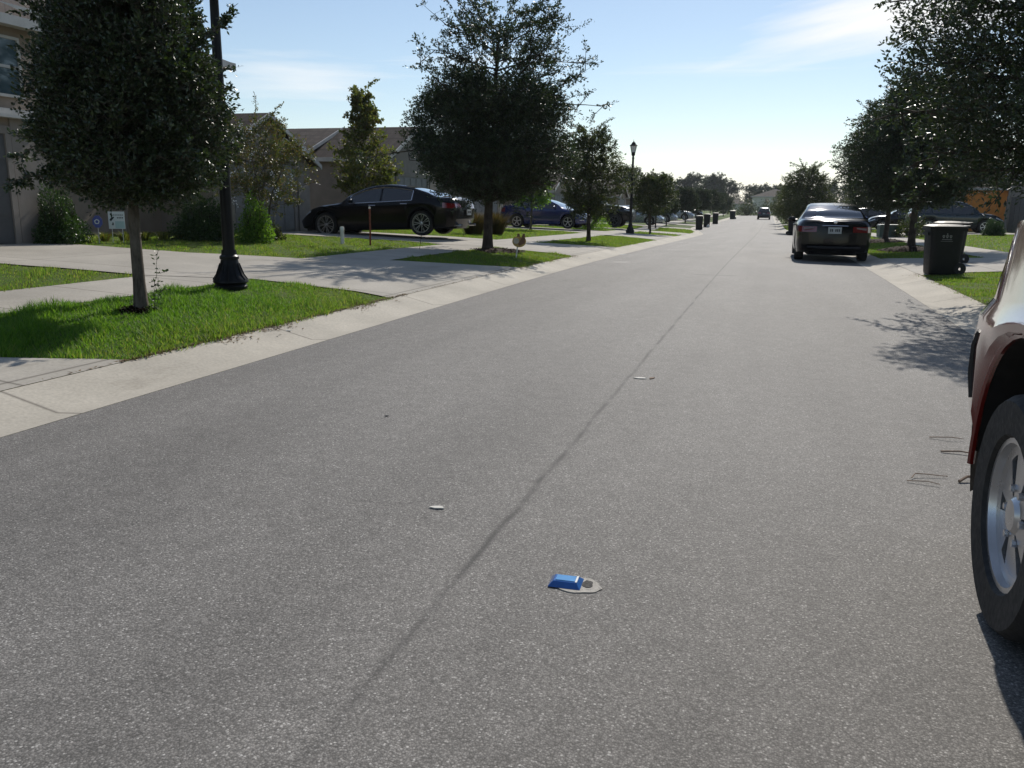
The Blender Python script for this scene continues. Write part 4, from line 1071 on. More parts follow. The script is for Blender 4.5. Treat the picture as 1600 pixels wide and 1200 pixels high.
FAST = dict(paint='black_paint', nose=2.42, tail=-2.50, xf=1.52, xr=-1.48, R=.345, Ra=.405, sill=.20, tw=.25, rim=.265, style='double', n=7, face='alloy',
    deck=[(-2.5, .98), (-2.38, 1.05), (-1.9, 1.06), (.7, 1.0), (1.1, .97), (1.7, .91), (2.15, .80), (2.35, .68), (2.42, .60)],
    roof=[(-2.28, 1.02), (-1.75, 1.17), (-1.2, 1.335), (-.75, 1.425), (-.35, 1.455), (0, 1.44), (.35, 1.36), (.75, 1.19), (1.15, .97)],
    belt=[(-2.5, .92), (-1.9, .99), (-1.2, .97), (0, .94), (.9, .92), (1.6, .86), (2.1, .74), (2.42, .56)],
    w=[(-2.5, .74), (-2.42, .82), (-2.2, .90), (-1.5, .955), (-.9, .94), (0, .925), (.9, .93), (1.5, .94), (2.0, .88), (2.3, .74), (2.42, .60)],
    screen=(.10, .98), rear=(-2.12, -.92), side=[(-1.22, -.28), (-.22, .72)], cuts=[-1.22, -.28, -.22, .72], tum=.60, headl=.42, taill=.34, tlj=(5,), chrome=True, mirror=.62, handles=[.0, -.98], hmat='chrome',
    frake=[(.2, -.02), (.45, .03), (.7, -.10), (.9, -.25)], rrake=[(.2, .12), (.5, .0), (.75, .02), (1.0, .10)], lowmat='black_paint', rup=.06, plate=(-2.585, .62))
c1, _ = car('parked_car', 'glossy black fastback sedan with silver double-spoke wheels on the left driveway', FAST, (-10.86, 22.75, gzf(-10.86, 22.4) + .012), math.pi, cat='car')
c1.rotation_euler = (0, R(1.9), math.pi)
ex = MB()
for sg in (1, -1):
    for k in (0, 1): ex.tube([(-2.35, sg * (.5 + .09 * k), .27), (-2.56, sg * (.5 + .09 * k), .27)], .035, 10)
ex.build('exhaust_pipe', M['chrome'], c1, 50)

SED = dict(paint='black_paint', nose=2.36, tail=-2.40, xf=1.42, xr=-1.36, R=.33, sill=.21, tw=.22, rim=.215, style='five', n=7, face='alloy',
    deck=[(-2.4, 1.0), (-2.34, 1.06), (-1.8, 1.085), (.8, 1.02), (1.1, .99), (1.7, .92), (2.15, .80), (2.36, .62)],
    roof=[(-1.85, 1.06), (-1.3, 1.28), (-.85, 1.41), (-.4, 1.46), (0, 1.465), (.35, 1.42), (.75, 1.24), (1.2, .98)],
    belt=[(-2.4, .94), (-1.8, .99), (0, .96), (.9, .94), (1.6, .86), (2.36, .58)],
    w=[(-2.4, .76), (-2.3, .83), (-2.1, .88), (-1.4, .91), (0, .905), (1.4, .905), (2.0, .85), (2.25, .74), (2.36, .62)],
    screen=(.12, 1.02), rear=(-1.74, -.9), side=[(-1.15, -.3), (-.24, .75)], cuts=[-1.15, -.3, -.24, .75], tum=.60, headl=.45, taill=.26, tlj=(5,), mirror=.66, handles=[.0, -.9],
    frake=[(.2, -.02), (.45, .03), (.7, -.08), (.9, -.2)], rrake=[(.2, .10), (.55, -.02), (.75, .02), (1.05, .06)], lowmat='black_paint', rup=.05, plate=(-2.475, .79))
c2, _ = car('parked_car', 'black sedan seen from behind, parked at the right kerb with a white number plate', SED, (1.47, 24.75, gzf(1.47, 23.6) + .01), math.pi / 2, cat='car')
tr = MB().mat(M['frost_lens'])
for sg in (1, -1): tr.prism([(sg * .50, .835), (sg * .72, .80), (sg * .73, .85), (sg * .50, .865)][::sg], -2.462, -2.44, 'YZ')
tr.build('reverse_light', None, c2)
t = MB(); t.tube([(-2.452, -.30, .90), (-2.475, 0, .905), (-2.452, .30, .90)], .014, 6); t.lathe([(0, 0), (.035, 0), (.042, .006), (.035, .012), (0, .012)], 14, 'Z', Matrix.Translation((-2.455, 0, .985)) @ Matrix.Rotation(R(-90), 4, 'Y')); t.build('boot_trim', M['chrome'], c2, 50)
t = MB(); t.tube([(-2.475, -.62, .375), (-2.50, 0, .37), (-2.475, .62, .375)], .03, 6); t.build('bumper_slot', M['plastic'], c2, 50)

HAT = dict(paint='navy_paint', nose=2.12, tail=-2.2, xf=1.28, xr=-1.3, R=.325, sill=.22, tw=.21, rim=.225, style='five', n=5, face='alloy',
    deck=[(-2.2, 1.02), (-2.12, 1.08), (-1.7, 1.09), (.6, 1.02), (1.0, .98), (1.6, .88), (1.95, .76), (2.12, .60)],
    roof=[(-2.05, 1.05), (-1.5, 1.24), (-.95, 1.37), (-.4, 1.41), (0, 1.40), (.35, 1.31), (.7, 1.17), (1.15, .96)],
    belt=[(-2.2, .95), (-1.7, .99), (0, .95), (.9, .93), (1.5, .83), (2.12, .56)], w=[(-2.2, .72), (-2.1, .82), (-1.4, .90), (0, .89), (1.3, .895), (1.8, .82), (2.05, .68), (2.12, .58)],
    screen=(.1, .98), rear=(-1.92, -.95), side=[(-1.2, -.32), (-.26, .7)], cuts=[-1.2, -.32, -.26, .7], tum=.6, headl=.42, taill=.3, mirror=.62, handles=[-.02, -.95],
    frake=[(.2, -.02), (.45, .03), (.7, -.10), (.9, -.22)], rrake=[(.2, .10), (.5, -.02), (.8, .03), (1.05, .1)], lowmat='navy_paint', plate=(-2.27, .8))
c3, _ = car('parked_car', 'bright blue hatchback facing the road on the third left driveway', HAT, (-10.6, 40.3, gzf(-10.6, 39.8) + .03), R(-3), cat='car')
ch = MB()
for sg in (1, -1): ch.tube([(2.0, sg * .62, .33), (2.05, sg * .66, .40), (1.98, sg * .72, .43), (1.86, sg * .79, .42)], .014, 6)
ch.build('fog_trim', M['chrome'], c3, 50)

PICK = dict(paint='dark_paint', nose=2.75, tail=-2.85, xf=1.80, xr=-1.75, R=.41, Ra=.49, sill=.42, tw=.28, rim=.24, style='five', n=6, face='alloy_dark',
    deck=[(-2.85, 1.30), (-.9, 1.30), (.9, 1.28), (1.3, 1.27), (2.2, 1.20), (2.65, 1.10), (2.75, 1.02)],
    roof=[(-.78, 1.3), (-.66, 1.72), (-.5, 1.84), (0, 1.88), (.45, 1.83), (.75, 1.62), (1.25, 1.26)],
    belt=[(-2.85, 1.20), (0, 1.2), (1.2, 1.19), (2.2, 1.1), (2.75, .95)], w=[(-2.85, .9), (-2.7, .94), (0, .96), (1.9, .96), (2.5, .92), (2.75, .84)],
    screen=(.42, 1.1), rear=(-.76, -.6), side=[(-.5, .12), (.18, .95)], cuts=[-.5, .12, .18, .95], tum=.32, headl=.35, taill=.3, mirror=.95, mirmat='plastic', handles=[.25, -.45], flare=.03,
    frake=[(.4, .0), (.7, .03), (1.0, -.03), (1.2, -.1)], plate=(-2.92, .75), lowmat='plastic', bul=.03)
car('pickup_truck', 'dark pickup truck facing the road, left of the far lamp post', PICK, (-10.35, 48.1, gzf(-10.35, 47.6) + .03), 0, cat='truck')

GREY = dict(SED, paint='silver_paint', lowmat='silver_paint', face='alloy')
for k in ('plate',): GREY = dict(GREY, **{k: None})
gc, _ = car('parked_car', 'grey sedan on a driveway just right of the far lamp post', GREY, (-10.2, 63.9, gzf(-10.2, 63.9) + .03), 0, cat='car')
SUV = dict(paint='teal_paint', nose=2.3, tail=-2.35, xf=1.4, xr=-1.35, R=.36, sill=.27, tw=.23, rim=.235, style='five', n=6, face='alloy', clad=True,
    deck=[(-2.35, 1.08), (.8, 1.12), (1.2, 1.08), (1.8, 1.0), (2.15, .88), (2.3, .74)],
    roof=[(-2.34, 1.06), (-2.2, 1.30), (-2.0, 1.58), (-1.7, 1.66), (-.6, 1.71), (0, 1.70), (.4, 1.62), (.75, 1.42), (1.25, 1.06)],
    belt=[(-2.35, 1.02), (-1.6, 1.04), (0, 1.02), (1, 1.0), (1.7, .92), (2.3, .70)], w=[(-2.35, .78), (-2.25, .86), (-1.4, .93), (0, .92), (1.4, .925), (2.0, .86), (2.3, .66)],
    screen=(.3, 1.05), rear=(-2.28, -2.0), side=[(-1.95, -1.3), (-1.22, -.3), (-.24, .75)], cuts=[-1.95, -1.3, -1.22, -.3, -.24, .75], tum=.42, headl=.4, taill=.22, mirror=.7, handles=[.0, -.92],
    frake=[(.2, -.02), (.5, .03), (.8, -.05), (1.0, -.15)], rrake=[(.3, .05), (.55, -.02), (.9, .03), (1.2, .1)], plate=(-2.42, .85))
sv, _ = car('suv', 'slate blue SUV on the right driveway, its tail towards the road', SUV, (9.45, 51.6, gzf(9.45, 51.0) + .03), 0, cat='car')
DARK = dict(SED, paint='dark_paint', lowmat='dark_paint')
car('parked_car', 'dark car far down the road at the right kerb', dict(SUV, paint='dark_paint'), (-1.35, 128.5, gzf(-1.35, 127)), math.pi / 2, cat='car')
car('parked_car', 'navy car with bright glass behind the bin ahead of the black sedan', dict(SED, paint='navy_paint', lowmat='navy_paint'), (3.9, 64.6, gzf(3.9, 64.6) + .02), math.pi, cat='car')
car('parked_car', 'dark car parked between the utility box and the slate SUV', DARK, (8.0, 58.2, gzf(8.0, 58.2) + .02), R(180), cat='car')
car('parked_car', 'dark car in the shade right of the black sedan roof', DARK, (6.5, 65, gzf(6.5, 65) + .02), 0, cat='car')
for i, (x, y, sp, lb) in enumerate(((-11.6, 78.3, DARK, 'dark sedan farther along the left driveways behind the thin trees'), (-10.5, 92.6, GREY, 'pale car beyond the left bins'), (-10.6, 77.0, GREY, 'silver car parked against the dark sedan behind the thin trees'))):
    car('parked_car', lb, sp, (x, y, gzf(x, y) + .03), 0, cat='car')
car('parked_car', 'dark van-like car behind the left bins', dict(SUV, paint='dark_paint'), (-10.6, 106, gzf(-10.6, 106) + .03), 0, cat='car')

BIG = dict(paint='maroon_paint', wo=.015, hoodw=.915, nose=2.53, tail=-2.6, xf=1.65, xr=-1.42, R=.372, Ra=.54, sill=.42, tw=.265, rim=.235, style='steel', n=6, face='alloy', flare=.016,
    deck=[(-2.6, 1.22), (.9, 1.30), (1.25, 1.295), (2.0, 1.285), (2.34, 1.27), (2.47, 1.22), (2.53, 1.15)],
    roof=[(-2.58, 1.2), (-2.45, 1.5), (-2.3, 1.76), (-2.0, 1.83), (-.4, 1.86), (.1, 1.82), (.4, 1.66), (.95, 1.24)],
    belt=[(-2.6, 1.12), (0, 1.10), (1, 1.09), (1.6, 1.03), (1.9, .99), (2.3, .96), (2.53, .95)], w=[(-2.6, .86), (-2.5, .91), (0, .945), (1.2, .975), (1.9, .985), (2.2, .975), (2.42, .945), (2.53, .905)],
    screen=(.12, .9), rear=(-2.52, -2.25), side=[(-2.1, -1.3), (-1.2, -.38), (-.3, .6)], cuts=[-2.1, -1.3, -1.2, -.38, -.3, .6], tum=.30, headl=.26, taill=.2, mirror=.55, mirmat='plastic', handles=[-.15, -1.05], hmat='plastic',
    frake=[(.4, .0), (.75, .02), (1.0, -.02), (1.25, -.08)], plate=(-2.66, .8), bul=.05, fup=.0)
bg, bsec = car('suv', 'maroon high-bonnet vehicle cut by the right picture edge, with a silver slotted wheel', BIG, (1.698, 1.07, gzf(1.1, 1.6) + .008), math.pi / 2, cat='car')
ring = []
for k in range(17):
    t = -1 + 2 * k / 16; ring.append((2.66 - .46 * abs(t) ** 3.0, .948 * t))
def band(m, o0, z0, o1, z1):
    for a, b in zip(ring[:-1], ring[1:]):
        m.quad((a[0] + o0, a[1] * (1 + o0 * .4), z0), (b[0] + o0, b[1] * (1 + o0 * .4), z0), (b[0] + o1, b[1] * (1 + o1 * .4), z1), (a[0] + o1, a[1] * (1 + o1 * .4), z1))
m = MB(); band(m, .03, .62, .045, .72); band(m, .045, .72, .03, .82); m.build('bumper', M['chrome'], bg, 50)
m = MB(); band(m, .035, .82, .035, .85); band(m, .035, .85, -.25, .855); m.tube([(x + .04, y * 1.015, .835) for x, y in ring], .018, 7)
for k in (0, 16):
    x, y = ring[k]; m.tube([(x + .035, y * 1.012, .85), (x + .055, y * 1.02, .80), (x + .055, y * 1.02, .70), (x + .03, y * 1.012, .61)], .016, 7)
m.build('bumper_cover', M['plastic'], bg, 50)
m = MB(); band(m, -.02, .27, .01, .45); band(m, .01, .45, .028, .62); m.build('valance', M['plastic'], bg, 50)
sys_ = [math.pi * k / 20 for k in range(21)]
for sg in (1, -1):
    m = MB(); m.tube([(1.65 + .548 * math.cos(a), sg * (.958 - .012 * abs(math.cos(a)) ** 3), .372 + .548 * math.sin(a)) for a in sys_], .013, 7)
    m.build('arch_lip', M['maroon_paint'], bg, 50)

# ------------------------------------------------------------------ wheeled bins
def make_bin():
    r = empty('wheeled_bin', (0, 0, 0), 0, '', 'bin')
    b = MB(); zs = [0, .05, .5, .86, .93]; W = [.255, .265, .285, .30, .30]; D = [.285, .295, .325, .345, .345]
    n = 16; V = []; F = []
    for z, w, d in zip(zs, W, D):
        for k in range(n):
            a = 6.283 * (k + .5) / n; c, s_ = math.cos(a), math.sin(a); p = .28
            V.append((w * math.copysign(abs(c) ** p, c), d * math.copysign(abs(s_) ** p, s_), z))
    for i in range(len(zs) - 1):
        for k in range(n): F.append((i * n + k, i * n + (k + 1) % n, (i + 1) * n + (k + 1) % n, (i + 1) * n + k))
    F.append(tuple(range(n - 1, -1, -1))); b.add(V, F); b.box(-.32, .32, -.37, .37, .90, .945)
    b.box(-.2, .2, -.385, -.36, .80, .86)
    b.build('body', M['bin'], r, 35)
    l = MB(); V = []; F = []
    for z, w, d in ((.946, .325, .385), (.985, .325, .385), (1.02, .24, .29), (1.03, .0, .0)):
        for k in range(n):
            a = 6.283 * (k + .5) / n; c, s_ = math.cos(a), math.sin(a); p = .3
            V.append((w * math.copysign(abs(c) ** p, c), d * math.copysign(abs(s_) ** p, s_), z))
    for i in range(3):
        for k in range(n): F.append((i * n + k, i * n + (k + 1) % n, (i + 1) * n + (k + 1) % n, (i + 1) * n + k))
    l.add(V, F); l.tube([(-.22, .36, .97), (-.22, .44, .99), (.22, .44, .99), (.22, .36, .97)], .016, 7); l.build('lid', M['bin'], r, 35)
    for sg in (-1, 1):
        w = MB(); w.lathe([(.03, -.03), (.115, -.03), (.125, -.02), (.125, .02), (.115, .03), (.03, .03)], 20, 'Y', Matrix.Translation((sg * .25, .31, .125)) @ Matrix.Rotation(R(90), 4, 'Z'), True); w.build('wheel', M['rubber'], r, 40)
    return r
bin0 = make_bin()
bin0['group'] = 'dark wheeled rubbish bins put out along the road'
bin0.location = (3.05, 17.35, gzf(3.05, 17.35) + .01); bin0.rotation_euler.z = R(-84); bin0.scale = (.88, .86, .89)
bin0['label'] = 'large dark wheeled bin standing on the right verge with a pale stamp on its face'
bins = [(3.74, 20.6, -84, (.88, .86, .89), 'dark bin half hidden behind the large bin on the right verge'), (1.28, 56.5, 80, 1.0, 'dark bin at the right kerb just left of the black sedan'),
        (-5.55, 67.9, -172, (.92, .92, 1.06), 'nearest of the dark bins lined up at the left kerb'), (-5.62, 76.9, -178, (.95, .95, 1.12), 'second dark bin in the left kerb line, white bag at its foot'),
        (-5.8, 91.0, -175, (1, 1, 1.12), 'third dark bin in the left kerb line'), (-5.65, 126, -90, 1.2, 'farthest dark bin on the left, alone past the others')]
for x, y, a, s, lb in bins: dup(bin0, (x, y, gzf(x, y) + .01), R(a), s, label=lb)
st = MB()
def stamp(u, z, w, h): st.box(u - w / 2, u + w / 2, -.003, .003, z - h / 2, z + h / 2)
for u in (-.07, 0, .07):
    stamp(u, .80, .045, .018); stamp(u, .765, .03, .03); stamp(u - .018, .785, .01, .03); stamp(u + .018, .785, .01, .03)
stamp(0, .83, .02, .03); stamp(0, .72, .20, .012); stamp(0, .685, .24, .008)
so = st.build('stamp', M['bin_mark'], bin0); so.matrix_parent_inverse = Matrix.Identity(4)
so.rotation_euler.z = R(90); so.location = (.302, -.02, 0); so.rotation_euler.y = 0
wb = MB(); wb.lathe([(0, 0), (.10, .01), (.14, .08), (.11, .17), (.04, .22), (.05, .26), (0, .27)], 10); o = wb.build('rubbish_bag', M['sign_white'], None, 60, loc=(-5.35, 74.9, gzf(-5.35, 74.9) + .01)); tag(o, 'small white bag between the first two left bins', 'bag')

# ------------------------------------------------------------------ signs, posts, box
def board_sign(X, Y, rz, name, label):
    return empty(name, (X, Y, gzf(X, Y)), rz, label, 'sign')
s1 = board_sign(-12.62, 13.95, R(38), 'yard_sign', 'white square yard sign with a black camera picture in the bed by the wall')
b = MB().mat(M['sign_white']); b.box(-.15, .15, -.006, .006, .28, .62); b.mat(M['sign_teal']); b.box(-.03, .14, -.0075, -.0061, .29, .43)
b.mat(M['ink'])
def rot_box(cx_, cz, w, h, a):
    m = Matrix.Translation((cx_, 0, cz)) @ Matrix.Rotation(R(a), 4, 'Y'); b.box(-w / 2, w / 2, -.009, -.0062, -h / 2, h / 2, m)
rot_box(-.09, .475, .085, .04, -50); rot_box(-.055, .505, .03, .02, -50); rot_box(-.07, .38, .022, .05, 0); rot_box(-.08, .36, .03, .012, 40)
for k in range(6): b.box(-.06 + k * .032, -.06 + k * .032 + .022, -.009, -.0062, .545, .56)
for k in range(4): b.box(.01 + k * .03, .01 + k * .03 + .02, -.009, -.0062, .485, .51)
b.build('panel', None, s1)
b = MB(); b.box(-.1, -.09, -.004, .004, -.02, .28); b.box(.09, .10, -.004, .004, -.02, .28); b.build('stake', M['post_white'], s1)
s2 = board_sign(-12.60, 13.42, R(38), 'yard_sign', 'small blue octagonal yard sign with a white mark beside the green shrub')
b = MB().mat(M['sign_blue']); oc = [(.095 * math.cos(6.283 * (k + .5) / 8), .125 * math.sin(6.283 * (k + .5) / 8) + .43) for k in range(8)]
b.prism(oc, -.006, .006); b.mat(M['sign_white'])
for k in range(5):
    a = 6.283 * k / 5 + 1.57; a2 = a + 6.283 / 5
    b.tube([(.042 * math.cos(a) - .01, -.009, .044 * math.sin(a) + .43), (.042 * math.cos(a2) - .01, -.009, .044 * math.sin(a2) + .43)], .009, 5)
b.build('panel', None, s2); b = MB(); b.box(-.008, .008, .0061, .014, -.02, .5); b.build('stake', M['trim'], s2)
s3 = board_sign(-5.30, 17.75, R(17), 'garden_sign', 'brown and tan eared animal-head garden sign on a thin white stake')
s3.scale = (1.45, 1.45, 1.3)
b = MB().mat(M['sign_tan']); out = []
for k in range(26):
    a = -math.pi / 2 + 6.283 * k / 26; out.append((.105 * math.cos(a), .10 * math.sin(a) + .285))
out = [p for p in out if p[1] < .372] 
out += [(-.058, .435), (-.028, .402), (.022, .402), (.056, .438)] if False else []
b.prism(out, -.008, .008)
b.mat(M['sign_brown'])
for ex_ in (-.012, .066): b.prism([(ex_ - .03, .345), (ex_ + .028, .345), (ex_ + .016, .412), (ex_ - .012, .412)], -.0065, .0065)
b.prism([(.0, .21), (.085, .25), (.09, .33), (.055, .37), (.02, .31), (-.02, .24)], -.0105, -.0081)
b.mat(M['sign_cream']); b.prism([(.045 * math.cos(6.283 * k / 10) - .045, .05 * math.sin(6.283 * k / 10) + .29) for k in range(10)], -.0105, -.0082)
b.build('panel', None, s3); b = MB(); b.tube([(-.045, .0, -.02), (-.02, .012, .25)], .010, 6); b.build('stake', M['post_white'], s3)
r = empty('marker_post', (-9.67, 17.82, gzf(-9.67, 17.82)), 0, 'short white marker post standing in the lawn before the black sedan', 'post')
b = MB(); b.lathe([(.045, -.05), (.043, .30), (.0, .30)], 12); b.build('post', M['post_white'], r, 40)
b = MB(); b.lathe([(.05, .30), (.05, .37), (.035, .395), (0, .40)], 12); b.build('cap', M['post_white'], r, 40)
r = empty('marker_rod', (-8.98, 17.89, gzf(-8.98, 17.89)), 0, 'tall thin rust-red rod with a pale tip in the lawn before the black sedan', 'post')
b = MB(); b.tube([(0, 0, -.1), (.005, 0, .45), (.002, 0, .84)], .022, 8); b.build('rod', M['rust'], r, 50)
b = MB(); b.lathe([(.022, .84), (.026, .85), (.026, .88), (0, .89)], 10); b.build('tip', M['post_white'], r, 50)
b = MB(); b.tube([(0, 0, -.05), (.05, .02, .3), (.14, .03, .72)], .006, 5); o = b.build('wire_stake', M['lamp_black'], None, 50, loc=(-7.77, 17.95, gzf(-7.77, 17.95))); tag(o, 'thin dark wire stake leaning beside the big wispy tree', 'stake')
ub = empty('utility_box', (5.35, 44.2, gzf(5.35, 44.2)), R(4), 'squat green utility cabinet beyond the right street trees', 'utility box')
b = MB(); b.box(-.48, .48, -.4, .4, 0, .52); b.build('cabinet', M['utility'], ub, None, .02)
b = MB(); b.prism([(-.5, .525), (.5, .525), (.5, .58), (.44, .62), (-.44, .62), (-.5, .58)], -.43, .43); b.build('lid', M['utility'], ub, None, .01)
b = MB(); b.box(-.6, .6, -.5, .5, -.08, .035); b.build('plinth', M['walk'], ub)

# ------------------------------------------------------------------ blue road marker and litter
mk = empty('road_marker', (-.585, 2.575, gzf(-.585, 2.575) + .004), R(3), 'blue raised reflective marker glued to the middle of the road', 'road marker')
b = MB(); a0, b0, a1, b1, hh = .056, .046, .040, .026, .019
vs = [(-a0, -b0, .003), (a0, -b0, .003), (a0, b0, .003), (-a0, b0, .003), (-a1, -b1, hh), (a1, -b1, hh), (a1, b1, hh), (-a1, b1, hh)]
b.add(vs, [(0, 3, 2, 1), (4, 5, 6, 7), (0, 1, 5, 4), (2, 3, 7, 6), (3, 0, 4, 7), (1, 2, 6, 5)]); b.build('housing', M['marker_blue'], mk, None, .002)
b = MB(); b.box(-.033, .033, -.020, .020, hh + .0002, hh + .0022); b.build('top_plate', M['marker_lens'], mk)
b = MB(); b.box(-.0032, .0032, -.024, .024, -.001, .0012, Matrix.Translation((.0375, 0, hh + .0005))); b.build('painted_glint', M['sign_white'], mk)  # white strip painted as a glint along the marker's top
def blob(rx, ry, seed, n=28):
    q = random.Random(seed); ph = [q.uniform(0, 6.28) for _ in range(4)]
    return [(rx * math.cos(a) * (1 + .07 * math.sin(3 * a + ph[0]) + .06 * math.sin(5 * a + ph[1]) + .05 * math.sin(11 * a + ph[2])), ry * math.sin(a) * (1 + .07 * math.sin(4 * a + ph[3]) + .04 * math.sin(7 * a))) for a in [6.283 * k / n for k in range(n)]]
b = MB(); b.prism([(x + .042, y - .004) for x, y in blob(.076, .060, 3, 40)], 0.0, .0030, 'XY'); b.build('adhesive_pad', M['epoxy'], mk)
b = MB(); b.prism([(x + .073, y + .008) for x, y in blob(.019, .028, 5, 16)], .0031, .0045, 'XY'); b.build('tar_spot', M['tar'], mk)
def twig(pts, r, label, X, Y, group='dry twigs lying by the maroon vehicle'):
    b = MB(); b.tube([(x, y, z) for x, y, z in pts], [r * (1 - .5 * i / len(pts)) for i in range(len(pts))], 6)
    o = b.build('twig', M['twig'], None, 50, loc=(X, Y, gzf(X, Y) + .012)); tag(o, label, 'twig', group)
twig([(-.07, -.04, 0), (-.05, .0, .01), (.0, .02, .006), (.10, .035, 0)], .003, 'bent dry twig lying farthest from the maroon vehicle wheel', .80, 4.27)
twig([(-.09, -.01, 0), (0, -.015, .008), (.05, -.03, .003)], .0025, 'short thin twig tip just nearer than the bent twig', .79, 4.18)
twig([(-.09, .0, 0), (0, .01, .006), (.1, -.01, .004)], .005, 'straight dark twig by the maroon vehicle bumper, second farthest up the road', 1.04, 4.78)
twig([(-.09, .01, 0), (.02, .0, .012), (.09, .02, .002)], .003, 'slender straight twig lying farthest up the road by the bumper', 1.03, 5.06)
twig([(-.06, -.05, 0), (-.02, -.01, .015), (.03, .0, .02), (.06, .07, .01)], .008, 'thick pale crooked twig nearest the maroon vehicle wheel', 1.0, 4.30)
def litter(X, Y, s, rz, label, name='dry_leaf', cat='leaf', mat='litter'):
    b = MB(); p = [(s * math.cos(6.283 * k / 9) * (1 + .3 * ((k * 7) % 3 - 1)), s * .5 * math.sin(6.283 * k / 9), .004 + .0015 * (k % 2)) for k in range(9)]
    q = [(x, y, z - .004) for x, y, z in p]; b.add(p + q, [tuple(range(9))] + [(k, k + 9, (k + 1) % 9 + 9, (k + 1) % 9) for k in range(9)])
    o = b.build(name, M[mat], None, None, loc=(X, Y, gzf(X, Y) + .006)); o.rotation_euler.z = rz; tag(o, label, cat)
litter(-1.27, 3.10, .030, .2, 'pale curled leaf on the near road left of the blue marker'); litter(-.86, 6.1, .045, .1, 'pale dry leaf scrap on the road seam, mid distance')
litter(-.78, 6.13, .03, 1.2, 'dark leaf scrap beside the pale one on the road seam', mat='twig')
litter(-4.45, 7.05, .04, .3, 'white leaf scrap in the gutter before the lush verge'); litter(-4.35, 20.6, .08, .2, 'white paper scrap in the gutter by the animal sign', 'paper_scrap', 'litter', 'sign_white')
litter(-3.95, 23.4, .1, .4, 'white paper scrap in the gutter farther along', 'paper_scrap', 'litter', 'sign_white'); litter(-2.15, 4.45, .012, .4, 'tiny dark pebble on the near left of the road', 'pebble', 'pebble', 'ink')

# ------------------------------------------------------------------ air
hz, nt_, out_ = new_mat('haze_air'); pv = N(nt_, 'ShaderNodeVolumePrincipled'); pv.inputs['Color'].default_value = (.86, .92, 1, 1); pv.inputs['Density'].default_value = .00016; pv.inputs['Anisotropy'].default_value = .3
nt_.links.new(pv.outputs[0], out_.inputs['Volume'])
b = MB(); b.box(-1450, 1450, -460, 1750, -2.2, 17.5); tag(b.build('haze', hz), 'thin pale summer haze hanging over the whole street', 'haze', kind='stuff')

# ------------------------------------------------------------------ camera
cam = bpy.data.cameras.new('camera'); co = bpy.data.objects.new('camera', cam); COL.objects.link(co)
cam.sensor_width = 36; cam.lens = 1300 / 1600 * 36; cam.clip_start = .05; cam.clip_end = 6000
Rm = Matrix(((0.9554944699, 0.2947559378, 0.0122170008), (-0.0739260026, 0.1991399873, 0.9771786999), (0.2855963307, -0.9345919979, 0.2120672848))).transposed()
# columns of Rm = camera right, up, back in world space
MT = [[0.9554944699035685, -0.07392600262611221, 0.28559633071771534], [0.29475593781006376, 0.19913998725216503, -0.9345919979343486], [0.012217000835247169, 0.9771786999382106, 0.21206728478871975]]
co.matrix_world = Matrix(((*MT[0], 0), (*MT[1], 0), (*MT[2], 1.3), (0, 0, 0, 1)))
SC.camera = co

# ------------------------------------------------------------------ light and sky
EL, AZ = 36., 2.
sd = Vector((math.sin(R(AZ)) * math.cos(R(EL)), math.cos(R(AZ)) * math.cos(R(EL)), math.sin(R(EL))))
sl = bpy.data.lights.new('sun', 'SUN'); sl.energy = 4.2; sl.angle = R(.53); sl.color = (1, .94, .85)
so = bpy.data.objects.new('sun', sl); COL.objects.link(so); so.rotation_euler = sd.to_track_quat('Z', 'Y').to_euler(); so.location = (0, 0, 30)
wd = bpy.data.worlds.new('World'); SC.world = wd; wd.use_nodes = True; nt = wd.node_tree; nt.nodes.clear()
out = nt.nodes.new('ShaderNodeOutputWorld'); bg_ = nt.nodes.new('ShaderNodeBackground'); bg_.inputs['Strength'].default_value = .107
sk = nt.nodes.new('ShaderNodeTexSky'); sk.sky_type = 'NISHITA'; sk.sun_disc = False; sk.sun_elevation = R(EL); sk.sun_rotation = R(AZ); sk.air_density = 1.0; sk.dust_density = .12; sk.ozone_density = 2.0; sk.altitude = 0
tc = nt.nodes.new('ShaderNodeTexCoord'); dirv = tc.outputs['Generated']
def dotn(v):
    n = nt.nodes.new('ShaderNodeVectorMath'); n.operation = 'DOT_PRODUCT'; nt.links.new(dirv, n.inputs[0]); n.inputs[1].default_value = v; return n.outputs['Value']
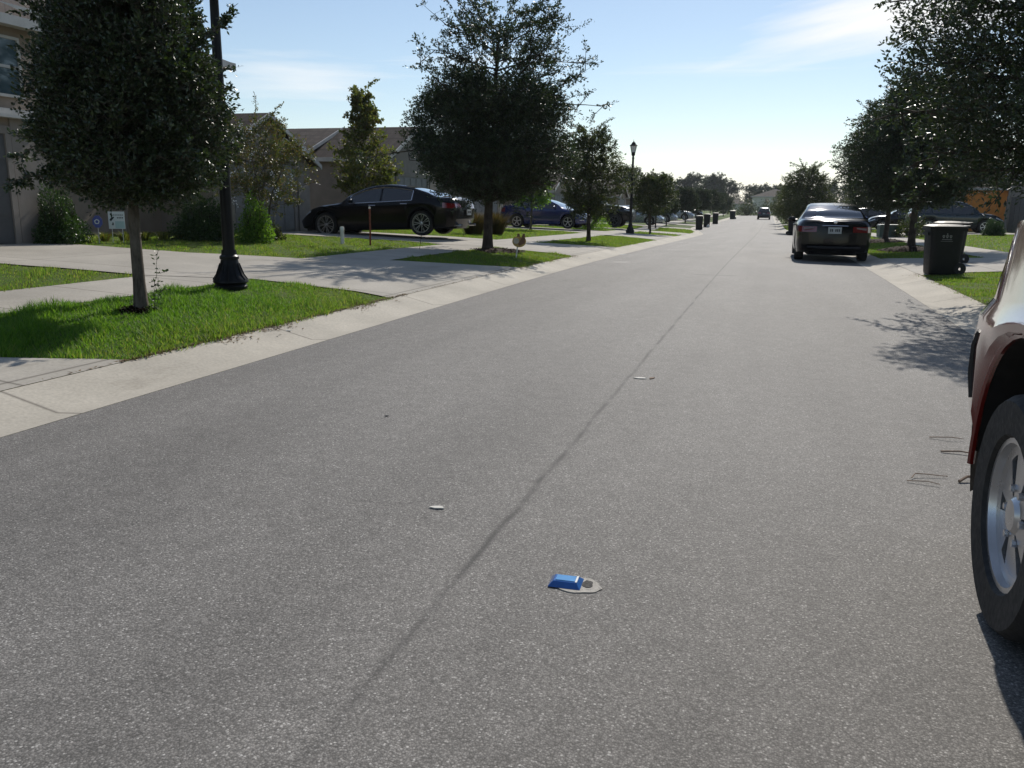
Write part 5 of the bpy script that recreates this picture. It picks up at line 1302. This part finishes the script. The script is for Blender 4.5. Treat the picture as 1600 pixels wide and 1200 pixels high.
def cirrus(az, el, ha, he, tilt, scale, amt):
    """a streaky wisp round azimuth/elevation (deg), half sizes ha, he"""
    c = Vector((math.sin(R(az)) * math.cos(R(el)), math.cos(R(az)) * math.cos(R(el)), math.sin(R(el))))
    e = Vector((math.cos(R(az)), -math.sin(R(az)), 0)); u = e.cross(c) * 1.0
    t = R(tilt); a = e * math.cos(t) + u * math.sin(t); b_ = u * math.cos(t) - e * math.sin(t)
    x = math_n(nt, 'DIVIDE', dotn(a), math.sin(R(ha))); y = math_n(nt, 'DIVIDE', dotn(b_), math.sin(R(he)))
    front = math_n(nt, 'GREATER_THAN', dotn(c), 0.)
    cmb = nt.nodes.new('ShaderNodeCombineXYZ'); nt.links.new(x, cmb.inputs[0]); nt.links.new(y, cmb.inputs[1]); cmb.inputs[2].default_value = az
    mp = nt.nodes.new('ShaderNodeMapping'); mp.inputs['Scale'].default_value = (.55, 1.5, 1); nt.links.new(cmb.outputs[0], mp.inputs[0])
    nz = noise(nt, mp.outputs[0], scale, 6, .55)
    r2 = math_n(nt, 'SQRT', math_n(nt, 'ADD', math_n(nt, 'MULTIPLY', x, x), math_n(nt, 'MULTIPLY', y, y)))
    m = math_n(nt, 'SUBTRACT', math_n(nt, 'ADD', 1., math_n(nt, 'MULTIPLY', math_n(nt, 'SUBTRACT', nz, .5), 1.7)), r2)
    m = ramp(nt, m, [(.0, 0), (.9, 1)]).outputs[0]
    return math_n(nt, 'MULTIPLY', math_n(nt, 'MULTIPLY', m, front), amt)
ms = [cirrus(6.2, 11.2, 9.5, 2.6, 9, 1.3, 1.0), cirrus(8.5, 11.2, 6.5, 2.6, 6, 1.4, 1.0), cirrus(-31, 7.5, 6.5, 1.6, 0, 1.6, .5), cirrus(-19, 9.0, 6, .5, 2, 1.5, .3), cirrus(-4, 2.4, 9, .9, 0, 1.6, .5), cirrus(-4, 8.5, 7, .6, 0, 1.5, .25), cirrus(-1, .8, 34, 2.6, 0, 2.2, .55)]  # last entry is an added broad low band that whitens the horizon
c = mix(nt, 1.0, sk.outputs[0], (1.03, 1.0, .985), 'MULTIPLY')
c = mix(nt, .10, c, (6.6, 7.0, 7.3))
for m_ in ms: c = mix(nt, m_, c, (9.5, 9.6, 9.6))
nt.links.new(c, bg_.inputs['Color']); nt.links.new(bg_.outputs[0], out.inputs[0])

SC.view_settings.view_transform = 'Standard'; SC.view_settings.look = 'None'; SC.view_settings.gamma = 1; SC.view_settings.exposure = 0.0
SC.render.engine = 'CYCLES'
SC.cycles.max_bounces = 6; SC.cycles.transparent_max_bounces = 4
SC.cycles.filter_width = 1.5
